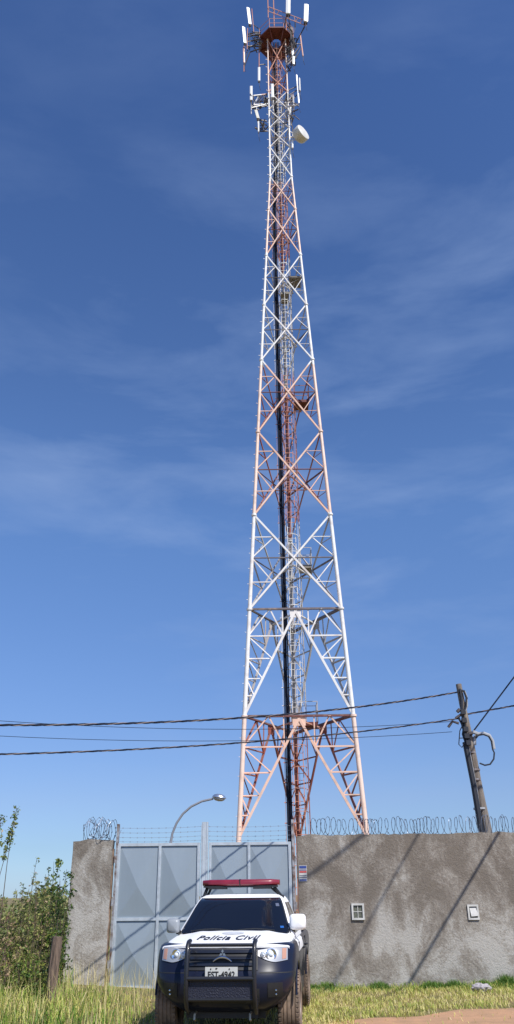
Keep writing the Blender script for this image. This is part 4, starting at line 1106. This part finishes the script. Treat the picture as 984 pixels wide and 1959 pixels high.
# ------------------------------------------------------------------ vegetation
def leafmat(name, c1, c2, rough=.6, trans=.3):
    m = bpy.data.materials.new(name); m.use_nodes = True; t = m.node_tree; b = t.nodes['Principled BSDF']; b.inputs['Roughness'].default_value = rough
    at_ = N(t, 'ShaderNodeAttribute', attribute_name='tone'); r = N(t, 'ShaderNodeValToRGB'); e = r.color_ramp.elements
    e[0].position = 0; e[0].color = (*c1[0], 1); e[1].position = 1; e[1].color = (*c1[-1], 1)
    for i, c in enumerate(c1[1:-1]): x = e.new((i+1)/(len(c1)-1)); x.color = (*c, 1)
    t.links.new(at_.outputs['Fac'], r.inputs[0]); t.links.new(r.outputs[0], b.inputs['Base Color'])
    tr = N(t, 'ShaderNodeBsdfTranslucent'); t.links.new(r.outputs[0], tr.inputs[0]); mx = N(t, 'ShaderNodeMixShader'); mx.inputs[0].default_value = trans
    o = t.nodes['Material Output']; t.links.new(b.outputs[0], mx.inputs[1]); t.links.new(tr.outputs[0], mx.inputs[2]); t.links.new(mx.outputs[0], o.inputs[0])
    return m
def veg(name, V, Fs, tones, m, loc=None, parent=None):
    me = bpy.data.meshes.new(name); me.from_pydata(V, [], Fs); me.materials.append(m)
    a = me.attributes.new('tone', 'FLOAT', 'FACE'); a.data.foreach_set('value', tones); me.update()
    o = bpy.data.objects.new(name, me); COL.objects.link(o)
    if loc is not None: o.location = loc
    if parent: o.parent = parent
    return o
m_grass = leafmat('dry_and_green_grass', [(.08, .20, .02), (.22, .36, .04), (.50, .52, .11), (.70, .60, .22), (.80, .68, .36)], 0)
m_green = leafmat('fresh_green_grass', [(.04, .12, .015), (.08, .20, .025), (.14, .26, .04), (.22, .28, .06)], 0)
rd = random.Random(5)
class Blades:
    def __init__(s): s.V = []; s.F = []; s.T = []
    def blade(s, x, y, z, h, w_, lean, az, tone, droop=.5):
        dx, dy = math.cos(az), math.sin(az); px, py = -dy*w_/2, dx*w_/2; o = len(s.V)
        # mostly turn the blade's flat side towards whatever
        m1 = (x+dx*lean*h*.35, y+dy*lean*h*.35, z+h*.55); m2 = (x+dx*lean*h, y+dy*lean*h, z+h*(1-droop*lean*.5))
        s.V += [(x-px, y-py, z), (x+px, y+py, z), (m1[0]+px*.8, m1[1]+py*.8, m1[2]), (m1[0]-px*.8, m1[1]-py*.8, m1[2]), m2]
        s.F += [(o, o+1, o+2, o+3), (o+3, o+2, o+4)]; s.T += [tone, tone]
def clump(x, y): return .5+.5*math.sin(x*2.1+math.sin(y*1.7)*1.3)*math.sin(y*2.6+math.sin(x*1.3)*2)
def intruck(x, y):
    p = MCi @ Vector((x, y, 0)); return abs(p.x) < .86 and .1 < p.y < 5
B1 = Blades()
# tall grass on the left
for _ in range(8500):
    x = rd.uniform(-7.0, -.9); y = rd.uniform(10.6, 17.9)
    if x > -.65-.0*y: continue
    if intruck(x, y): continue
    edge = max(0, min(1, (-1.35-x)/1.4))
    c = clump(x, y); h = (.10+.33*edge+.12*max(0, min(1, (-3.0-x)/1.0)))*rd.uniform(.4, 1.15)*(.5+.85*c)
    if y > 15.2 and x > -3.6: h *= max(.18, .6-.25*(y-15.2))
    tone = min(1, max(0, .04+.60*(.5+.5*math.sin(x*1.1+y*.6)*math.cos(y*1.9-x*.7))+rd.gauss(0, .22)+.1*(1-edge)))
    B1.blade(x, y, gz(x, y)-.01, h, rd.uniform(.007, .018), rd.uniform(.2, 1.3), rd.uniform(0, 6.28), tone, .8)
# seed stalks
for _ in range(1500):
    x = rd.uniform(-7, -1.6); y = rd.uniform(11, 17.5)
    B1.blade(x, y, gz(x, y), rd.uniform(.35, .62), .006, rd.uniform(.1, .5), rd.uniform(0, 6.28), rd.uniform(.7, 1), .2)
# behind, beyond pillar and truck
for _ in range(5000):
    x = rd.uniform(-11, -3.8); y = rd.uniform(17.5, 24); B1.blade(x, y, gz(x, y), rd.uniform(.3, .7), .02, rd.uniform(.1, .6), rd.uniform(0, 6.28), rd.uniform(.1, .8))
# under/around truck
for _ in range(3500):
    x = rd.uniform(-1.6, 1.2); y = rd.uniform(12.6, 18)
    B1.blade(x, y, gz(x, y), rd.uniform(.03, .12), .01, rd.uniform(.3, 1), rd.uniform(0, 6.28), rd.uniform(.4, 1))
tag(veg('tall_grass', B1.V, B1.F, B1.T, m_grass), kind='stuff', label='tall yellow green grass left of the truck', cat='grass')
B2 = Blades()
for _ in range(34000):
    x = rd.uniform(.55, 8.2); y = rd.uniform(12.6, 17.97)
    far = 14.6 + .22*math.sin(x*1.7)+.12*math.sin(x*4.3+1) - max(0, 2.9-x)*.75
    if y < far+rd.gauss(.05, .12) and x > 1.3 and rd.random() > .03: continue
    if intruck(x, y): continue
    c = clump(x*1.4+3, y*1.3)
    if clump(x*3.1+1, y*4.3) < .30 and y < 17.3 and rd.random() < .8: continue
    near_wall = max(0, (y-17.0)/.9)
    h = rd.uniform(.025, .10)*(.6+.8*c)*(1+.8*near_wall)
    B2.blade(x, y, gz(x, y), h, rd.uniform(.006, .012), rd.uniform(.4, 1.3), rd.uniform(0, 6.28), min(1, max(0, .80-.35*near_wall+rd.gauss(0, .2)-.30*c)))
tag(veg('dry_grass', B2.V, B2.F, B2.T, m_grass), kind='stuff', label='short dry trampled grass between wall and bare earth', cat='grass')
B3 = Blades()
for (px0, px1, hh_, dens) in ((600, 640, .16, 500), (640, 680, .09, 150), (710, 745, .17, 500), (735, 760, .10, 150), (790, 850, .20, 900), (850, 930, .18, 1000), (925, 984, .27, 1100), (984, 1100, .25, 900), (575, 605, .22, 350), (760, 800, .06, 200)):
    xa = at(px0, 1890, 17.7).x; xb = at(px1, 1890, 17.7).x
    for _ in range(dens):
        x = rd.uniform(xa, xb); y = 17.95-abs(rd.gauss(0, .2)); c = .6+.4*math.sin(x*9)*math.sin(x*3.7)
        B3.blade(x, y, gz(x, y), hh_*rd.uniform(.4, 1.15)*c, rd.uniform(.008, .015), rd.uniform(.15, .8), rd.uniform(0, 6.28), rd.random())
tag(veg('green_grass_strip', B3.V, B3.F, B3.T, m_green), kind='stuff', label='fresh green grass tufts along the foot of the right wall', cat='grass')

# shrubs and weeds on the left
m_leaf_d = leafmat('shrub_leaves', [(.012, .035, .012), (.03, .075, .016), (.07, .14, .025), (.15, .23, .04), (.30, .32, .07)], 0, .45, .3)
m_leaf_y = leafmat('yellowing_leaves', [(.07, .12, .02), (.18, .25, .05), (.36, .37, .10), (.46, .36, .18), (.42, .27, .19)], 0, .6, .4)
m_brush = leafmat('hazy_brush_leaves', [(.08, .12, .04), (.16, .21, .06), (.28, .30, .10), (.38, .34, .16)], 0, .6, .4)
m_stem = mat('woody_stem', (.12, .09, .06), .9, var=.4)
def shrub(name, x, y, stems, label, cat, m, leafn, lsize, spread=.3, seed=0, lo=.15, lean=(0, 0), col=(0, 1), z0=None, bushy=1.0):
    rr = random.Random(seed); zb = gz(x, y) if z0 is None else z0
    t = thing(name, (x, y, zb), label, cat, 'bushes and weeds left of the wall stub' if cat != 'tree' else None); sm = MB(); V = []; Fs = []; T_ = []
    for (dx, h, rleaf) in stems:
        bx = dx*.4; n = 7; pts = []; a_ = rr.uniform(0, 6.28)
        for i in range(n+1):
            q = i/n; pts.append(Vector((bx+(dx-bx)*q+lean[0]*q*h+.05*math.sin(q*5+a_)*h*.4, rr.uniform(-.02, .02)+.25*math.sin(a_)*spread*q, h*q)))
        sm.tube(pts, [.012*(1-.75*i/n) for i in range(n+1)], 4)
        for b in range(int(h*7*bushy)+3):
            q = rr.uniform(lo, 1); k = min(n-1, int(q*n)); p = pts[k].lerp(pts[k+1], q*n-k)
            a2 = rr.uniform(0, 6.28); ln = rleaf*rr.uniform(.3, 1)*(1.15-q*.75)
            e = p+Vector((math.cos(a2)*ln, math.sin(a2)*ln, ln*rr.uniform(.2, 1.0)))
            sm.tube([p, e], .004, 3)
            for l_ in range(int(leafn*(.5+ln))):
                u = rr.uniform(.2, 1.05); c = p.lerp(e, u)+Vector((rr.gauss(0, .025), rr.gauss(0, .025), rr.gauss(0, .025)))
                sz = lsize*rr.uniform(.5, 1.2); d1 = Vector((rr.gauss(0, 1), rr.gauss(0, 1), rr.gauss(0, .7))).normalized(); d2 = d1.cross(Vector((rr.gauss(0, 1), rr.gauss(0, 1), rr.gauss(0, 1)))).normalized()
                o = len(V); V += [tuple(c-d1*sz), tuple(c+d2*sz*.42), tuple(c+d1*sz), tuple(c-d2*sz*.42)]; Fs.append((o, o+1, o+2, o+3)); T_.append(min(1, max(0, rr.gauss((col[0]+col[1])/2, .25))))
    sm.build('stems', m_stem, t); veg('foliage', V, Fs, T_, m, parent=t)
    return t
def wx(px, D, py=1800): return at(px, py, D).x
def hz(px, py, D, x=None): return at(px, py, D).z - gz(at(px, py, D).x, D)
# background thicket behind the shrubs: one mass nobody could count
rr = random.Random(77); V = []; Fs = []; T_ = []
for i in range(26000):
    y = rr.uniform(18.6, 23); x = rr.uniform(-13, -4.3); top = at(60, 1728, y).z + .16*math.sin(x*2.3)+.14*math.sin(x*5.1+y)+.25*rr.random()**3
    z = top*rr.random()**.7; c = Vector((x, y, z)); sz = .07*rr.uniform(.5, 1.3)
    d1 = Vector((rr.gauss(0, 1), rr.gauss(0, 1), rr.gauss(0, .8))).normalized(); d2 = d1.cross(Vector((rr.gauss(0, 1), rr.gauss(0, 1), rr.gauss(0, 1)))).normalized()
    o = len(V); V += [tuple(c-d1*sz), tuple(c+d2*sz*.45), tuple(c+d1*sz), tuple(c-d2*sz*.45)]; Fs.append((o, o+1, o+2, o+3)); T_.append(min(1, max(0, rr.gauss(.55, .28))))
tag(veg('thicket', V, Fs, T_, m_brush), kind='stuff', label='hazy brush behind the weeds at the far left', cat='brush')
D_ = 16.6
shrub('leafy_shrub', wx(118, D_), D_, [(-.08, hz(118, 1685, D_), .30), (.05, hz(125, 1672, D_), .2), (-.25, hz(100, 1700, D_), .28), (.0, 1.1, .3), (-.15, .9, .3), (.1, 1.0, .2)], 'dense dark green leafy shrub pressed against the left wall stub', 'shrub', m_leaf_d, 20, .040, seed=2, col=(0, .8), lo=.12, bushy=1.2)
D_ = 16.0
shrub('tall_weed', wx(86, D_), D_, [(.02, hz(90, 1648, D_), .15), (-.06, hz(80, 1658, D_), .13), (.12, hz(100, 1645, D_), .12), (.0, 1.2, .2), (.1, 1.0, .2)], 'tall thin leafy weed just left of the dense dark shrub', 'plant', m_leaf_d, 20, .038, seed=5, col=(.3, 1), lo=.25, bushy=1.3)
D_ = 15.6
shrub('tall_weed', wx(58, D_), D_, [(-.05, hz(50, 1640, D_), .09), (.03, hz(62, 1668, D_), .08), (.08, hz(66, 1690, D_), .1)], 'sparse bare stemmed weed with few leaves in the middle of the thicket', 'plant', m_leaf_y, 9, .03, seed=8, lo=.4)
D_ = 15.3
shrub('dry_bush', wx(28, D_), D_, [(-.15, hz(10, 1735, D_), .25), (.12, hz(40, 1700, D_), .2), (.25, .8, .3), (-.3, .9, .3)], 'dry brownish bush with reddish leaves, low in the thicket', 'shrub', m_leaf_y, 18, .035, seed=11, lo=.1, bushy=1.5)
D_ = 14.6
shrub('dry_bush', wx(-8, D_), D_, [(.05, hz(0, 1722, D_), .25), (.2, hz(14, 1740, D_), .22), (0, .8, .3), (.3, .65, .25), (-.2, .9, .3)], 'pinkish leaved bush cut by the left picture edge', 'shrub', m_leaf_y, 22, .033, seed=14, lo=.15, col=(.6, 1), bushy=1.4)
D_ = 15.2
shrub('low_bush', wx(78, D_), D_, [(-.2, .75, .3), (.1, .65, .3), (.3, .55, .25), (-.4, .6, .3), (.0, .8, .3)], 'low olive green bush in front of the weathered fence post', 'shrub', m_leaf_y, 20, .036, seed=21, lo=.05, col=(0, .6), bushy=1.5)
D_ = 15.0
shrub('low_bush', wx(35, D_), D_, [(-.2, .6, .3), (.1, .55, .3), (.3, .5, .25), (-.4, .6, .3), (.5, .45, .25)], 'low green bush rising out of the tall grass at left', 'shrub', m_leaf_d, 26, .036, seed=25, lo=.05, col=(.3, .9), bushy=1.5)
# sapling whose trunk stands just outside the frame
D_ = 13.5
shrub('sapling', wx(-46, D_), D_, [(.44, hz(16, 1548, D_), .07), (.28, hz(0, 1590, D_), .12), (.1, hz(-30, 1560, D_), .2)], 'dark twig of a sapling entering at the left edge high above the bushes', 'tree', m_leaf_y, 16, .03, seed=31, lo=.80, col=(.0, .5), bushy=.9)
D_ = 15.9
for k_, (px_, ty_, sd_, lab_) in enumerate(((108, 1662, 41, 'tall slender weed with dark leaves touching the left wall stub'), (72, 1672, 42, 'slender weed right of the sparse bare stemmed one'), (34, 1690, 43, 'yellowing weed rising above the dry brownish bush'), (12, 1700, 44, 'thin pale weed near the left picture edge'))):
    D_ = 15.9-.15*k_
    shrub('tall_weed', wx(px_, D_), D_, [(.03, hz(px_, ty_, D_), .1), (-.07, hz(px_-8, ty_+18, D_), .1), (.1, hz(px_+8, ty_+35, D_), .12), (.16, hz(px_+12, ty_+60, D_), .12)], lab_, 'plant', m_leaf_d if k_ == 0 else m_leaf_y, 14, .03, seed=sd_, lo=.3, col=(.2, .9))
# weathered wooden post
c = at(103, 1850, 14.9)
wp = MB(); zt = at(103, 1792, 14.9).z; n = 10; rr = random.Random(4)
wp.tube([(0, 0, -.1), (.01, 0, .3), (.0, 0, .6), (.015, 0, zt*.85), (.02, 0, zt)], [.095, .09, .085, .09, .075], 9)
po = wp.build('fence_post', mat('grey_wood', (.23, .16, .12), .95, col2=(.09, .065, .05), vscale=6, bump=.9, bscale=14, stretch=(4, 4, .5)), smooth=True)
po.location = (c.x, 14.9, 0); tag(po, 'short weathered wooden fence post between the bushes and the left wall stub', 'fence post')
# crumpled litter by the wall
rr = random.Random(2); bm = bmesh.new(); bmesh.ops.create_icosphere(bm, subdivisions=3, radius=.13)
for v in bm.verts: v.co = Vector((v.co.x*1.3, v.co.y*.8, max(-.05, v.co.z*.55)))*(1+rr.uniform(-.22, .22))
me = bpy.data.meshes.new('crumpled_bag'); bm.to_mesh(me); bm.free(); me.materials.append(mat('dirty_plastic', (.45, .41, .42), .5, var=.4, vscale=20))
cb = bpy.data.objects.new('crumpled_bag', me); COL.objects.link(cb); p = at(922, 1902, 16.9); cb.location = (p.x, 16.9, gz(p.x, 16.9)+.07); tag(cb, 'crumpled pale plastic bag lying in the grass below the right wall', 'litter')
